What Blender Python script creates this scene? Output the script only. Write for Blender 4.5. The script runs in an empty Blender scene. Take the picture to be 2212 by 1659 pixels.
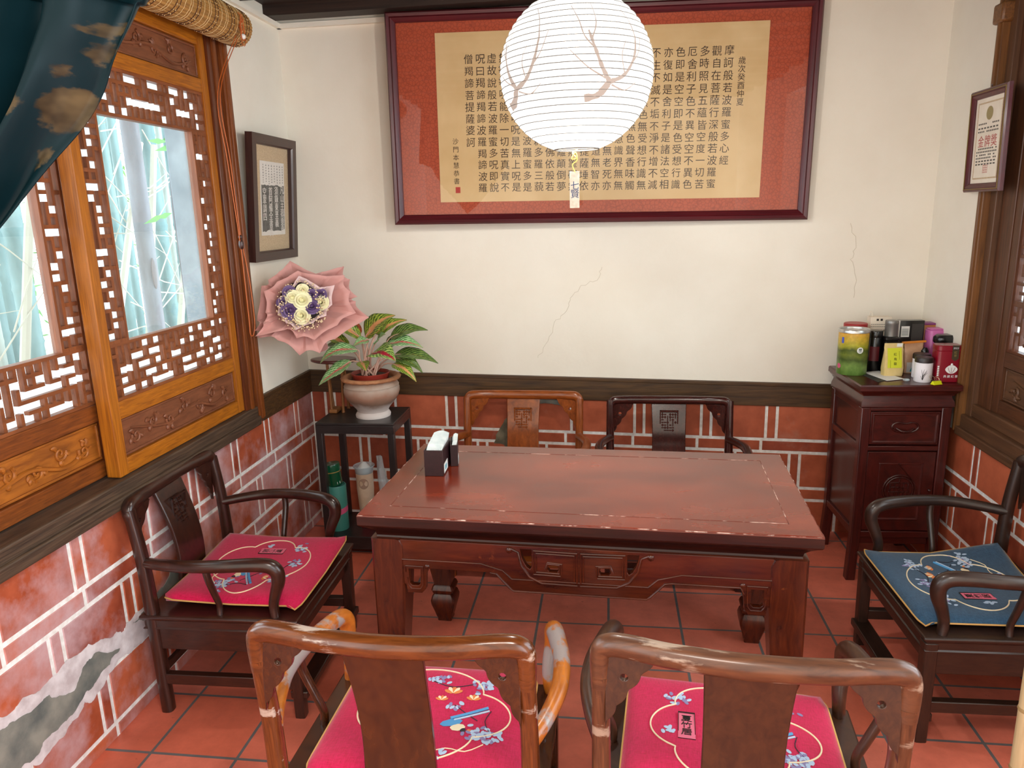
import bpy, math, random
from mathutils import Vector, Matrix, noise as mnoise
scene = bpy.context.scene
COL = scene.collection
PI = math.pi
rnd = random.Random(7)

# ---------------------------------------------------------------- camera
IMG_W, IMG_H, FPX = 2212.0, 1659.0, 1585.6
CAM = Vector((1.656, -3.836, 1.704))
_yaw, _pit, _rol = .133, -.228, -.027
_f = Vector((-math.sin(_yaw)*math.cos(_pit), math.cos(_yaw)*math.cos(_pit), math.sin(_pit)))
_r = Vector((math.cos(_yaw), math.sin(_yaw), 0)); _u = _r.cross(_f)
RIGHT = math.cos(_rol)*_r + math.sin(_rol)*_u
UP = -math.sin(_rol)*_r + math.cos(_rol)*_u
FWD = _f
camd = bpy.data.cameras.new('camera'); camd.sensor_width = 36; camd.sensor_fit = 'HORIZONTAL'
camd.lens = FPX/IMG_W*36; camd.clip_start = .05
cam = bpy.data.objects.new('camera', camd); COL.objects.link(cam)
M = Matrix.Identity(4)
for i in range(3):
    M[i][0], M[i][1], M[i][2], M[i][3] = RIGHT[i], UP[i], -FWD[i], CAM[i]
cam.matrix_world = M
scene.camera = cam

def _ray(u, v): return FWD + RIGHT*((u-IMG_W/2)/FPX) - UP*((v-IMG_H/2)/FPX)
def at_x(u, v, x): d = _ray(u, v); return CAM + d*((x-CAM.x)/d.x)
def at_y(u, v, y): d = _ray(u, v); return CAM + d*((y-CAM.y)/d.y)
def at_z(u, v, z): d = _ray(u, v); return CAM + d*((z-CAM.z)/d.z)

# ---------------------------------------------------------------- world, light, exposure
def sock(n, *names):
    for k in names:
        if k in n.inputs: return n.inputs[k]
w = bpy.data.worlds.new('sky'); scene.world = w; w.use_nodes = True
nt = w.node_tree; nt.nodes.clear()
out = nt.nodes.new('ShaderNodeOutputWorld'); bg = nt.nodes.new('ShaderNodeBackground')
tc = nt.nodes.new('ShaderNodeTexCoord'); sp = nt.nodes.new('ShaderNodeSeparateXYZ')
mr = nt.nodes.new('ShaderNodeMapRange'); mr.inputs[1].default_value = .30; mr.inputs[2].default_value = .62
mx = nt.nodes.new('ShaderNodeMix'); mx.data_type = 'RGBA'
mx.inputs[6].default_value = (1.65, 1.46, 1.22, 1)      # the lit hall on the open side
mx.inputs[7].default_value = (4.6, 5.2, 5.6, 1)    # hazy daylight on both window sides
nt.links.new(tc.outputs['Generated'], sp.inputs[0]); ab = nt.nodes.new('ShaderNodeMath'); ab.operation = 'ABSOLUTE'; nt.links.new(sp.outputs[0], ab.inputs[0]); nt.links.new(ab.outputs[0], mr.inputs[0])
nt.links.new(mr.outputs[0], mx.inputs[0]); nt.links.new(mx.outputs[2], bg.inputs[0])
bg.inputs[1].default_value = 1.0; nt.links.new(bg.outputs[0], out.inputs[0])

vs = scene.view_settings
vs.view_transform = 'Standard'; vs.look = 'None'; vs.gamma = 1; vs.use_curve_mapping = False
vs.exposure = 0.2
try:
    scene.cycles.use_denoising = True; scene.cycles.max_bounces = 8; scene.cycles.diffuse_bounces = 4
    scene.cycles.transparent_max_bounces = 12; scene.cycles.caustics_refractive = False
    scene.cycles.sample_clamp_indirect = 6
except Exception: pass

def point_light(name, loc, power, col, radius):
    l = bpy.data.lights.new(name, 'POINT'); l.energy = power; l.color = col; l.shadow_soft_size = radius
    o = bpy.data.objects.new(name, l); COL.objects.link(o); o.location = loc; return o

def area_light(name, loc, power, col, size):
    l = bpy.data.lights.new(name, 'AREA'); l.shape = 'DISK'; l.energy = power; l.color = col; l.size = size
    o = bpy.data.objects.new(name, l); COL.objects.link(o); o.location = loc; return o
# added unseen fill lamp above and behind the camera, brightening the lower room
area_light('added_fill_light', (1.75, -3.55, 2.58), 26, (1, .93, .83), .55)

# ---------------------------------------------------------------- materials
def rgb(r, g, b):
    def c(x): x /= 255; return x/12.92 if x <= .04045 else ((x+.055)/1.055)**2.4
    return (c(r), c(g), c(b), 1)
def new_mat(name):
    m = bpy.data.materials.new(name); m.use_nodes = True
    return m, m.node_tree, m.node_tree.nodes['Principled BSDF']
def plain(name, col, rough=.5, metal=0, spec=.5, emit=None, es=1, alpha=None, coat=0, sheen=0, trans=0):
    m, t, b = new_mat(name)
    b.inputs['Base Color'].default_value = col; b.inputs['Roughness'].default_value = rough
    b.inputs['Metallic'].default_value = metal; b.inputs['Specular IOR Level'].default_value = spec
    b.inputs['Coat Weight'].default_value = coat; b.inputs['Sheen Weight'].default_value = sheen
    b.inputs['Transmission Weight'].default_value = trans
    if emit: b.inputs['Emission Color'].default_value = emit; b.inputs['Emission Strength'].default_value = es
    if alpha is not None: b.inputs['Alpha'].default_value = alpha
    return m
def noise_node(t, scale, detail=4, coord='Object', stretch=(1, 1, 1), rough=.55, dist=0):
    tc = t.nodes.new('ShaderNodeTexCoord'); mp = t.nodes.new('ShaderNodeMapping')
    mp.inputs['Scale'].default_value = stretch
    n = t.nodes.new('ShaderNodeTexNoise'); n.inputs['Scale'].default_value = scale
    n.inputs['Detail'].default_value = detail; n.inputs['Roughness'].default_value = rough
    n.inputs['Distortion'].default_value = dist
    t.links.new(tc.outputs[coord], mp.inputs[0]); t.links.new(mp.outputs[0], n.inputs['Vector'])
    return n.outputs['Fac'] if 'Fac' in n.outputs else n.outputs[0]
def ramp(t, fac, stops):
    r = t.nodes.new('ShaderNodeValToRGB'); e = r.color_ramp.elements
    while len(e) < len(stops): e.new(.5)
    for k, (p, c) in enumerate(stops): e[k].position = p; e[k].color = c
    t.links.new(fac, r.inputs[0]); return r.outputs[0]
def mixc(t, fac, a, b, blend='MIX'):
    m = t.nodes.new('ShaderNodeMix'); m.data_type = 'RGBA'; m.blend_type = blend
    for s, v in ((m.inputs[0], fac), (m.inputs[6], a), (m.inputs[7], b)):
        if hasattr(v, 'links'): t.links.new(v, s)
        else: s.default_value = v
    return m.outputs[2]
def bump(t, b, fac, strength=.2, dist=.01):
    n = t.nodes.new('ShaderNodeBump'); n.inputs['Strength'].default_value = strength
    n.inputs['Distance'].default_value = dist
    t.links.new(fac, n.inputs['Height']); t.links.new(n.outputs[0], b.inputs['Normal'])
B0, W1 = (0, 0, 0, 1), (1, 1, 1, 1)
def wood(name, c1, c2, rough=.35, grain=9, wear=None, wear_at=.62, coat=0, bumpy=.08, coord='Generated', wscale=9, wst=(1, 1, 1)):
    """grain runs along a piece's longest side, since Generated stretches with it"""
    m, t, b = new_mat(name)
    g = noise_node(t, grain, 6, coord, (1, 1, 1), .6, .6)
    col = ramp(t, g, [(.3, c1), (.7, c2)])
    if wear:
        wn = noise_node(t, wscale, 8, 'Object', wst, .62)
        wf = ramp(t, wn, [(wear_at, B0), (wear_at+.05, W1)])
        col = mixc(t, wf, col, wear)
    t.links.new(col, b.inputs['Base Color'])
    b.inputs['Roughness'].default_value = rough; b.inputs['Coat Weight'].default_value = coat
    b.inputs['Coat Roughness'].default_value = .15
    if bumpy: bump(t, b, g, bumpy, .004)
    return m
def speckle(name, c1, c2, scale=30, rough=.6, lo=.35, hi=.65, coord='Object', stretch=(1, 1, 1), bmp=0, spec=.5, metal=0):
    m, t, b = new_mat(name)
    n = noise_node(t, scale, 5, coord, stretch)
    t.links.new(ramp(t, n, [(lo, c1), (hi, c2)]), b.inputs['Base Color'])
    b.inputs['Roughness'].default_value = rough; b.inputs['Specular IOR Level'].default_value = spec
    b.inputs['Metallic'].default_value = metal
    if bmp: bump(t, b, n, bmp, .004)
    return m

MT = {}
MT['plaster'] = None
def mk_plaster(name='plaster', c1=rgb(233, 224, 208), c2=rgb(240, 233, 219)):
    m, t, b = new_mat(name)
    big = noise_node(t, 1.6, 5, 'Object', (1, 1, 1), .6); fine = noise_node(t, 26, 6, 'Object')
    col = ramp(t, big, [(.35, c1), (.65, c2)])
    t.links.new(col, b.inputs['Base Color']); b.inputs['Roughness'].default_value = .85
    b.inputs['Specular IOR Level'].default_value = .25
    mxx = t.nodes.new('ShaderNodeMath'); mxx.operation = 'MULTIPLY_ADD'; mxx.inputs[1].default_value = 3.0
    t.links.new(big, mxx.inputs[0]); t.links.new(fine, mxx.inputs[2])
    bump(t, b, mxx.outputs[0], .18, .006); return m
MT['plaster'] = mk_plaster()
def mk_brick(name, rough, glare_chalk, glare_chalk_at):
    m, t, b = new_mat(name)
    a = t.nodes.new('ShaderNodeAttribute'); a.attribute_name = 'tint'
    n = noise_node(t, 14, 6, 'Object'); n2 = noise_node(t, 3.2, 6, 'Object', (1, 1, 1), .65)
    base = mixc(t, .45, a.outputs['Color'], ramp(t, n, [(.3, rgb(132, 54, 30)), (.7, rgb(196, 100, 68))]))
    cf = ramp(t, n2, [(glare_chalk_at, B0), (glare_chalk_at+.22, (.75, .75, .75, 1))])
    t.links.new(mixc(t, cf, base, glare_chalk), b.inputs['Base Color'])
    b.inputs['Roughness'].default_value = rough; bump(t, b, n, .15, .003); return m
MT['brick_left'] = mk_brick('brick_left', .42, rgb(206, 176, 180), .43)  # pale lilac patches put the window's glare into the brick colour
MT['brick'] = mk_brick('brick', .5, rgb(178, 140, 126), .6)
MT['mortar'] = speckle('mortar', rgb(222, 218, 210), rgb(246, 244, 240), 40, .9)
MT['cement'] = speckle('cement', rgb(92, 96, 92), rgb(142, 140, 128), 9, .9, bmp=.5)
MT['cement_green'] = speckle('cement_green', rgb(98, 92, 74), rgb(134, 126, 104), 16, .9, bmp=.6)
MT['peel'] = speckle('peel', rgb(190, 176, 176), rgb(222, 214, 214), 20, .9)
def mk_tile():
    m, t, b = new_mat('floor_tile')
    tc = t.nodes.new('ShaderNodeTexCoord'); br = t.nodes.new('ShaderNodeTexBrick')
    br.offset = 0; br.squash = 1
    for k, v in (('Scale', 1), ('Mortar Size', .0055), ('Mortar Smooth', .1), ('Bias', 0), ('Brick Width', .3), ('Row Height', .3)):
        br.inputs[k].default_value = v
    br.inputs['Color1'].default_value = rgb(222, 124, 104); br.inputs['Color2'].default_value = rgb(208, 104, 78)
    br.inputs['Mortar'].default_value = rgb(104, 104, 106)
    t.links.new(tc.outputs['Object'], br.inputs['Vector'])
    n = noise_node(t, 5, 8, 'Object', (1, 1, 1), .65)
    var = ramp(t, n, [(.3, (.72, .68, .64, 1)), (.7, (1.18, 1.16, 1.14, 1))])
    sp_ = ramp(t, noise_node(t, 34, 3, 'Object'), [(.70, W1), (.76, (.45, .42, .4, 1))])
    col = mixc(t, 1.0, br.outputs['Color'], var, 'MULTIPLY'); col = mixc(t, 1.0, col, sp_, 'MULTIPLY')
    t.links.new(col, b.inputs['Base Color'])
    b.inputs['Roughness'].default_value = .42
    bump(t, b, br.outputs['Fac'], -.6, .004); return m
MT['tile'] = mk_tile()
MT['darkwood'] = wood('dark_timber', rgb(46, 28, 14), rgb(92, 62, 30), .5, 14, bumpy=.25)
MT['sill'] = wood('weathered_sill', rgb(44, 32, 24), rgb(96, 74, 56), .5, 12, bumpy=.3)
MT['ceil'] = wood('ceiling_timber', rgb(30, 18, 12), rgb(56, 36, 26), .6, 8)
MT['amber'] = wood('amber_wood', rgb(132, 70, 10), rgb(192, 114, 20), .45, 8)
MT['amber_dark'] = wood('brown_wood', rgb(88, 40, 10), rgb(142, 74, 22), .45, 8)
MT['lattice'] = wood('lattice_wood', rgb(108, 56, 26), rgb(150, 84, 44), .45, 6, bumpy=0)
MT['lattice_dark'] = wood('lattice_wood_brown', rgb(78, 42, 26), rgb(112, 64, 40), .4, 6, bumpy=0)
MT['carved'] = wood('carved_wood', rgb(104, 58, 36), rgb(140, 84, 54), .45, 7)
MT['carved_amber'] = wood('carved_amber_wood', rgb(120, 62, 14), rgb(180, 104, 30), .5, 5)
MT['carved_brown'] = wood('carved_brown_wood', rgb(70, 44, 28), rgb(104, 68, 42), .5, 7)
MT['stilebrown'] = wood('stile_brown', rgb(70, 30, 12), rgb(112, 54, 22), .35, 8, coat=.2)
MT['frosted'] = None
def mk_frosted():
    m, t, b = new_mat('frosted_glass'); t.nodes.remove(b)
    o = t.nodes['Material Output']; tr = t.nodes.new('ShaderNodeBsdfTranslucent'); df = t.nodes.new('ShaderNodeBsdfDiffuse')
    tr.inputs[0].default_value = (.92, .96, .97, 1); df.inputs[0].default_value = (.8, .84, .85, 1)
    x = t.nodes.new('ShaderNodeMixShader'); x.inputs[0].default_value = .3
    t.links.new(tr.outputs[0], x.inputs[1]); t.links.new(df.outputs[0], x.inputs[2]); t.links.new(x.outputs[0], o.inputs[0])
    return m
MT['frosted'] = mk_frosted()
def mk_glass(name, tint=(1, 1, 1, 1), gloss=.045, rough=.0, haze=0):
    """thin pane: lets light straight through, mirrors a little by Fresnel"""
    m, t, b = new_mat(name); t.nodes.remove(b); o = t.nodes['Material Output']
    tr = t.nodes.new('ShaderNodeBsdfTransparent'); tr.inputs[0].default_value = tint
    gl = t.nodes.new('ShaderNodeBsdfGlossy'); gl.inputs['Roughness'].default_value = rough
    lwt = t.nodes.new('ShaderNodeLayerWeight'); lwt.inputs[0].default_value = .5
    pw = t.nodes.new('ShaderNodeMath'); pw.operation = 'POWER'; pw.inputs[1].default_value = 4
    ma = t.nodes.new('ShaderNodeMath'); ma.operation = 'MULTIPLY_ADD'; ma.inputs[1].default_value = .7; ma.inputs[2].default_value = gloss
    x = t.nodes.new('ShaderNodeMixShader')
    t.links.new(lwt.outputs['Facing'], pw.inputs[0]); t.links.new(pw.outputs[0], ma.inputs[0]); t.links.new(ma.outputs[0], x.inputs[0])
    t.links.new(tr.outputs[0], x.inputs[1]); t.links.new(gl.outputs[0], x.inputs[2]); res = x.outputs[0]
    if haze:
        d = t.nodes.new('ShaderNodeBsdfDiffuse'); d.inputs[0].default_value = (.85, .93, .95, 1)
        y = t.nodes.new('ShaderNodeMixShader'); y.inputs[0].default_value = haze
        t.links.new(res, y.inputs[1]); t.links.new(d.outputs[0], y.inputs[2]); res = y.outputs[0]
    t.links.new(res, o.inputs[0]); return m
MT['glass'] = mk_glass('window_glass', (.97, 1, 1, 1), haze=.06)
MT['picglass'] = mk_glass('picture_glass', (1, 1, 1, 1), gloss=.045)
MT['plastic_clear'] = mk_glass('clear_plastic', (.9, .95, .98, 1), haze=.28)

# ---------------------------------------------------------------- mesh helpers
def empty(name, loc=(0, 0, 0), rot=(0, 0, 0), parent=None):
    o = bpy.data.objects.new(name, None); COL.objects.link(o); o.location = loc; o.rotation_euler = rot
    o.empty_display_size = .05
    if parent: o.parent = parent
    return o
def tag(o, label=None, cat=None, group=None, kind=None):
    if label: o['label'] = label
    if cat: o['category'] = cat
    if group: o['group'] = group
    if kind: o['kind'] = kind
    return o
def thing(name, label, cat, loc=(0, 0, 0), rot=(0, 0, 0), group=None):
    return tag(empty(name, loc, rot), label, cat, group)

class MB:
    def __init__(s): s.v = []; s.f = []; s.mi = []; s.col = []; s.M = None; s.m = 0; s.c = (1, 1, 1, 1)
    def av(s, p):
        p = Vector(p); s.v.append(s.M @ p if s.M else p); return len(s.v)-1
    def af(s, idx): s.f.append(tuple(idx)); s.mi.append(s.m); s.col.append(s.c)
    def box(s, lo, hi):
        x0, y0, z0 = lo; x1, y1, z1 = hi
        i = [s.av(p) for p in ((x0,y0,z0),(x1,y0,z0),(x1,y1,z0),(x0,y1,z0),(x0,y0,z1),(x1,y0,z1),(x1,y1,z1),(x0,y1,z1))]
        for q in ((3,2,1,0),(4,5,6,7),(0,1,5,4),(1,2,6,5),(2,3,7,6),(3,0,4,7)): s.af([i[k] for k in q])
        return s
    def ring(s, pts): return [s.av(p) for p in pts]
    def bridge(s, a, b):
        n = len(a)
        for k in range(n): s.af((a[k], a[(k+1) % n], b[(k+1) % n], b[k]))
    def loft(s, rings, cap=True, closed=False):
        ids = [s.ring(r) for r in rings]
        for a, b in zip(ids, ids[1:]): s.bridge(a, b)
        if closed: s.bridge(ids[-1], ids[0])
        elif cap: s.af(ids[0][::-1]); s.af(ids[-1])
        return s
    def sweep(s, pts, rad, n=12, ax=1.0, up=None, closed=False, sq=0, sub=0):
        """tube along pts; rad number or list; ax squashes along the second axis; sq>0 squares the section"""
        pts = [Vector(p) for p in pts]
        if not hasattr(rad, '__len__'): rad = [rad]*len(pts)
        if sub: pts, rad = smooth_path(pts, rad, sub, closed)
        N = len(pts); rings = []; nrm = None
        for k in range(N):
            a = pts[k-1] if (k > 0 or closed) else pts[k]; b = pts[(k+1) % N] if (k < N-1 or closed) else pts[k]
            t = (b-a).normalized()
            if up is not None: ref = Vector(up)
            else: ref = nrm if nrm is not None else (Vector((0, 0, 1)) if abs(t.z) < .9 else Vector((1, 0, 0)))
            x = ref - t*ref.dot(t)
            if x.length < 1e-6: x = t.orthogonal()
            x.normalize(); nrm = x; y = t.cross(x)
            ring = []
            for j in range(n):
                an = 2*PI*j/n; cx, sx = math.cos(an), math.sin(an)
                if sq:
                    e = 2/(2+sq*4); cx = math.copysign(abs(cx)**e, cx); sx = math.copysign(abs(sx)**e, sx)
                ring.append(pts[k] + x*(rad[k]*cx) + y*(rad[k]*ax*sx))
            rings.append(ring)
        return s.loft(rings, True, closed)
    def lathe(s, prof, n=24, c=(0, 0, 0), cap=True, sx=1, sy=1):
        c = Vector(c); rings = []
        for r, z in prof:
            r = max(r, 1e-4); rings.append([c+Vector((r*sx*math.cos(2*PI*j/n), r*sy*math.sin(2*PI*j/n), z)) for j in range(n)])
        return s.loft(rings, cap)
    def grid(s, fn, nu, nv, closed_u=False):
        ids = [[s.av(fn(i/nu, j/nv)) for j in range(nv+1)] for i in range(nu+(0 if closed_u else 1))]
        L = len(ids)
        for i in range(nu):
            a, b = ids[i], ids[(i+1) % L]
            for j in range(nv): s.af((a[j], b[j], b[j+1], a[j+1]))
        return s
    def add(s, verts, faces):
        o = len(s.v)
        for p in verts: s.av(p)
        for f in faces: s.af([o+k for k in f])
        return s
    def blob(s, c, r, n=8, m=6, sx=1, sy=1, sz=1):
        c = Vector(c)
        rings = [[c+Vector((r*sx*math.sin(PI*max(.02,min(.98,i/m)))*math.cos(2*PI*j/n), r*sy*math.sin(PI*max(.02,min(.98,i/m)))*math.sin(2*PI*j/n), -r*sz*math.cos(PI*i/m))) for j in range(n)] for i in range(m+1)]
        return s.loft(rings)
    def build(s, name, mats, parent=None, smooth=True, bevel=0, seg=2, loc=None, angle=40, subsurf=0, tint=False):
        me = bpy.data.meshes.new(name); me.from_pydata([tuple(p) for p in s.v], [], s.f)
        mats = mats if isinstance(mats, (list, tuple)) else [mats]
        for mm in mats: me.materials.append(MT[mm] if isinstance(mm, str) else mm)
        if len(mats) > 1: me.polygons.foreach_set('material_index', s.mi)
        if tint:
            at = me.attributes.new('tint', 'FLOAT_COLOR', 'FACE')
            for k, c in enumerate(s.col): at.data[k].color = c
        me.validate(); 
        if smooth:
            me.polygons.foreach_set('use_smooth', [True]*len(me.polygons))
            try: me.set_sharp_from_angle(angle=math.radians(angle))
            except Exception: pass
        me.update()
        o = bpy.data.objects.new(name, me); COL.objects.link(o)
        if parent: o.parent = parent
        if loc is not None: o.location = loc
        if bevel:
            b = o.modifiers.new('bevel', 'BEVEL'); b.width = bevel; b.segments = seg; b.limit_method = 'ANGLE'; b.angle_limit = math.radians(50)
            b.harden_normals = False
        if subsurf:
            q = o.modifiers.new('subsurf', 'SUBSURF'); q.levels = subsurf; q.render_levels = subsurf
        return o
def smooth_path(pts, rad, sub, closed=False):
    P, Rr = [], []; n = len(pts); segs = n if closed else n-1
    for k in range(segs):
        if closed: p0, p1, p2, p3 = (pts[(k+d) % n] for d in (-1, 0, 1, 2)); r1, r2 = rad[k], rad[(k+1) % n]
        else: p0, p1, p2, p3 = pts[max(k-1, 0)], pts[k], pts[k+1], pts[min(k+2, n-1)]; r1, r2 = rad[k], rad[k+1]
        for q in range(sub):
            t = q/sub; t2, t3 = t*t, t*t*t
            P.append(.5*((2*p1)+(p2-p0)*t+(2*p0-5*p1+4*p2-p3)*t2+(3*p1-p0-3*p2+p3)*t3)); Rr.append(r1+(r2-r1)*t)
    if not closed: P.append(Vector(pts[-1])); Rr.append(rad[-1])
    return P, Rr
def _eval_mesh(curve):
    o = bpy.data.objects.new('scratch', curve); COL.objects.link(o)
    dg = bpy.context.evaluated_depsgraph_get(); ev = o.evaluated_get(dg); me = ev.to_mesh()
    vs_ = [v.co.copy() for v in me.vertices]; fs = [tuple(p.vertices) for p in me.polygons]
    ev.to_mesh_clear(); bpy.data.objects.remove(o); bpy.data.curves.remove(curve)
    return vs_, fs
def cut_board(outlines, depth, bevel=0):
    """flat board in the XY plane from an outline and its cut-outs, thickness along Z, centred"""
    cu = bpy.data.curves.new('scratch', 'CURVE'); cu.dimensions = '2D'; cu.fill_mode = 'BOTH'
    cu.extrude = max(depth/2-bevel, 1e-4); cu.bevel_depth = bevel; cu.bevel_resolution = 1
    cu.offset = -bevel
    for poly in outlines:
        sp_ = cu.splines.new('POLY'); sp_.points.add(len(poly)-1); sp_.use_cyclic_u = True
        for k, p in enumerate(poly): sp_.points[k].co = (p[0], p[1], 0, 1)
    return _eval_mesh(cu)
def letters(body, size, extrude=.0004, align='CENTER', res=3):
    cu = bpy.data.curves.new('scratch', 'FONT'); cu.body = body; cu.size = size; cu.extrude = extrude
    cu.align_x = align; cu.align_y = 'CENTER' if align == 'CENTER' else 'TOP_BASELINE'; cu.resolution_u = res
    return _eval_mesh(cu)
def chain(*ms):
    r = Matrix.Identity(4)
    for m in ms: r = r @ m
    return r
T3 = Matrix.Translation
def RX(a): return Matrix.Rotation(a, 4, 'X')
def RY(a): return Matrix.Rotation(a, 4, 'Y')
def RZ(a): return Matrix.Rotation(a, 4, 'Z')
def frame_mat(o, x, y, z=None):
    x, y = Vector(x).normalized(), Vector(y).normalized(); z = Vector(z) if z else x.cross(y)
    m = Matrix.Identity(4)
    for i in range(3): m[i][0], m[i][1], m[i][2], m[i][3] = x[i], y[i], z[i], o[i]
    return m
def copy_tree(o, parent=None):
    c = o.copy(); COL.objects.link(c); c.parent = parent
    for ch in list(o.children): copy_tree(ch, c)
    return c
def lit_part(o, label):
    o['label'] = label; return o

# ================================================================ THE ROOM
XR, H0 = 3.199, 2.715
SLOPE = -.0267          # the old back wall's courses and board sag a little to the right
def struct(mb, name, mats, **k):
    o = mb.build(name, mats, **k)
    o['kind'] = 'structure'; return o

# floor: 30 cm terracotta tiles, joints where the photo has them
mb = MB(); mb.box((-1.4, -3.8, -.12), (2.6, 1.2, 0))
fl = struct(mb, 'floor', 'tile', smooth=False); fl.location = (1.063, -1.021, 0)

mb = MB(); mb.box((-.25, -4.3, H0), (XR+.25, .2, H0+.1))
for k in range(12): mb.box((-.2, -.16-k*.36, H0-.05), (XR+.2, -.06-k*.36, H0))
struct(mb, 'ceiling', 'ceil', smooth=False)
MT['fixture_white'] = plain('fixture_white', (.85, .84, .8, 1), .5)
mb = MB(); mb.lathe([(.02, 0), (.30, 0), (.32, .02), (.30, .055), (.02, .055)], 32); hl = mb.build('shade', 'fixture_white', tag(empty('added_ceiling_lamp', (1.75, -3.55, 2.60)), 'added round white fill lamp fixture behind the camera, out of view', 'lamp'))  # fixture added to go with the fill light, out of view
mb = MB(); mb.box((0, -.02, H0-.075), (XR, 0, H0-.052)); mb.box((0, -1.2, H0-.075), (.02, 0, H0-.052))
mb.box((XR-.02, -.44, H0-.075), (XR, 0, H0-.052))
struct(mb, 'trim_1', 'plaster', smooth=False)

def bricks(mb, to3, length, top, bottom, off=0., seed=1, shear=0., slot_mortar=1, slot_brick=2):
    """tall courses of wide and narrow bricks between thin courses; to3(s, z, d) -> world, d out of the wall"""
    r = random.Random(seed)
    def quad(s0, s1, z0, z1, d):
        e = .003
        P = [(s0, z0), (s1, z0), (s1, z1), (s0, z1)]; Q = [(s0+e, z0+e), (s1-e, z0+e), (s1-e, z1-e), (s0+e, z1-e)]
        a = [mb.av(to3(s, z+shear*s, 0)) for s, z in P]; b = [mb.av(to3(s, z+shear*s, d)) for s, z in Q]
        mb.af(b)
        for k in range(4): mb.af((a[k], a[(k+1) % 4], b[(k+1) % 4], b[k]))
    mb.m = slot_mortar; mb.c = (1, 1, 1, 1)
    mb.af([mb.av(to3(s, z+shear*s, .0006)) for s, z in ((0, bottom), (length, bottom), (length, top), (0, top))])
    mb.m = slot_brick; z = top-.006; k = 0; g = .0068
    while z > bottom+.02:
        h = .181 if k % 2 == 0 else .052
        z0 = max(z-h, bottom)
        s = off - (.17 if k % 4 == 2 else .0) - (.1 if k % 2 else 0) - 1.0
        j = 0
        while s < length:
            wd = (.285 if j % 2 == 0 else .052) if k % 2 == 0 else .345
            wd *= 1+r.uniform(-.05, .05)
            a, b = max(s, 0), min(s+wd, length)
            if b-a > .012:
                v = r.uniform(-1, 1); c = rgb(178+18*v, 88+14*v, 56+12*v)
                if r.random() < .2: c = rgb(142, 62, 42)
                mb.c = c; quad(a+g, b-g, z0, z, .0035)
            s += wd; j += 1
        z = z0-.0150; k += 1

# back wall
mb = MB(); mb.m = 0; mb.box((-.25, 0, 0), (XR+.25, .2, H0+.1))
bricks(mb, lambda s, z, d: (s, -d, z), XR, .772, 0, .13, 3, SLOPE)
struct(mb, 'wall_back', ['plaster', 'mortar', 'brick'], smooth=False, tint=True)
mb = MB()
for lo, hi, d in ((.762, .884, .014), (.868, .887, .018)):
    a = [(0, -d, lo), (XR, -d, lo+SLOPE*XR), (XR, .01, lo+SLOPE*XR), (0, .01, lo)]
    b = [(0, -d, hi), (XR, -d, hi+SLOPE*XR), (XR, .01, hi+SLOPE*XR), (0, .01, hi)]
    mb.loft([a, b])
struct(mb, 'trim_2', 'darkwood', smooth=False, bevel=.003)

# left wall with its wide window opening
WY0, WY1, WZ0, WZ1 = -2.95, -.615, .80, 2.52
mb = MB()
mb.box((-.2, -4.2, 0), (0, WY0, H0)); mb.box((-.2, WY1, 0), (0, 0, H0))
mb.box((-.2, WY0, 0), (0, WY1, WZ0)); mb.box((-.2, WY0, WZ1), (0, WY1, H0))
bricks(mb, lambda s, z, d: (d, -s, z), 4.2, .772, 0, .21, 5)
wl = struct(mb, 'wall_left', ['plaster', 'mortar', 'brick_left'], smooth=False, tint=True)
mb = MB(); mb.box((0, -.612, .762), (.014, -.014, .884)); mb.box((0, -.612, .868), (.018, -.018, .887))
struct(mb, 'trim_3', 'darkwood', smooth=False, bevel=.003)
# right wall: plaster strip, then a window
mb = MB()
RY0, RY1 = -2.6, -.47
mb.box((XR, RY1, 0), (XR+.2, 0, H0)); mb.box((XR, -4.2, 0), (XR+.2, RY0, H0))
mb.box((XR, RY0, 0), (XR+.2, RY1, .72)); mb.box((XR, RY0, 2.5), (XR+.2, RY1, H0))
bricks(mb, lambda s, z, d: (XR-d, -s, z), 4.2, .715, 0, .02, 9)
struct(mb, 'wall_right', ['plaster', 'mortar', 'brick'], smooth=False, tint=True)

def ragged(to3, cx, cz, pts, d, mat, name, parent=None, amp=.02, seed=1):
    """ragged patch of bare cement lying on the bricks"""
    r = random.Random(seed); P = []
    n = len(pts)
    for k in range(n):
        a, b = Vector(pts[k]).to_3d(), Vector(pts[(k+1) % n]).to_3d(); m = max(6, int((b-a).length/.008))
        for q in range(m):
            p = a.lerp(b, q/m); v = Vector((p.x*14, p.y*14, seed*3.7))
            dx, dy = mnoise.fractal(v, .9, 2.2, 5), mnoise.fractal(v+Vector((40, 0, 0)), .9, 2.2, 5)
            P.append((p.x+dx*amp*1.5, p.y+dy*amp*1.5))
    vs_, fs = cut_board([P], d*2, 0)
    mb = MB()
    for v in vs_: mb.v.append(Vector(to3(v.x, v.y, v.z)))
    for f in fs: mb.af(f)
    o = mb.build(name, mat, parent); o['kind'] = 'structure'; return o
Lw = lambda s, z, d: (d, -s, z)
ragged(Lw, 0, 0, [(1.42, .345), (1.62, .37), (1.78, .345), (1.95, .40), (2.15, .375), (2.35, .43), (2.7, .46), (2.7, .12), (2.4, .15), (2.1, .19), (1.9, .23), (1.7, .25), (1.55, .27)], .005, 'peel', 'bare_plaster_patch', wl, .018, 2)
ragged(Lw, 0, 0, [(1.80, .30), (1.90, .345), (2.02, .30), (2.15, .345), (2.4, .37), (2.7, .40), (2.7, .17), (2.4, .19), (2.15, .21), (1.97, .25), (1.85, .255)], .0065, 'cement', 'cement_patch', wl, .014, 4)
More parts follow.
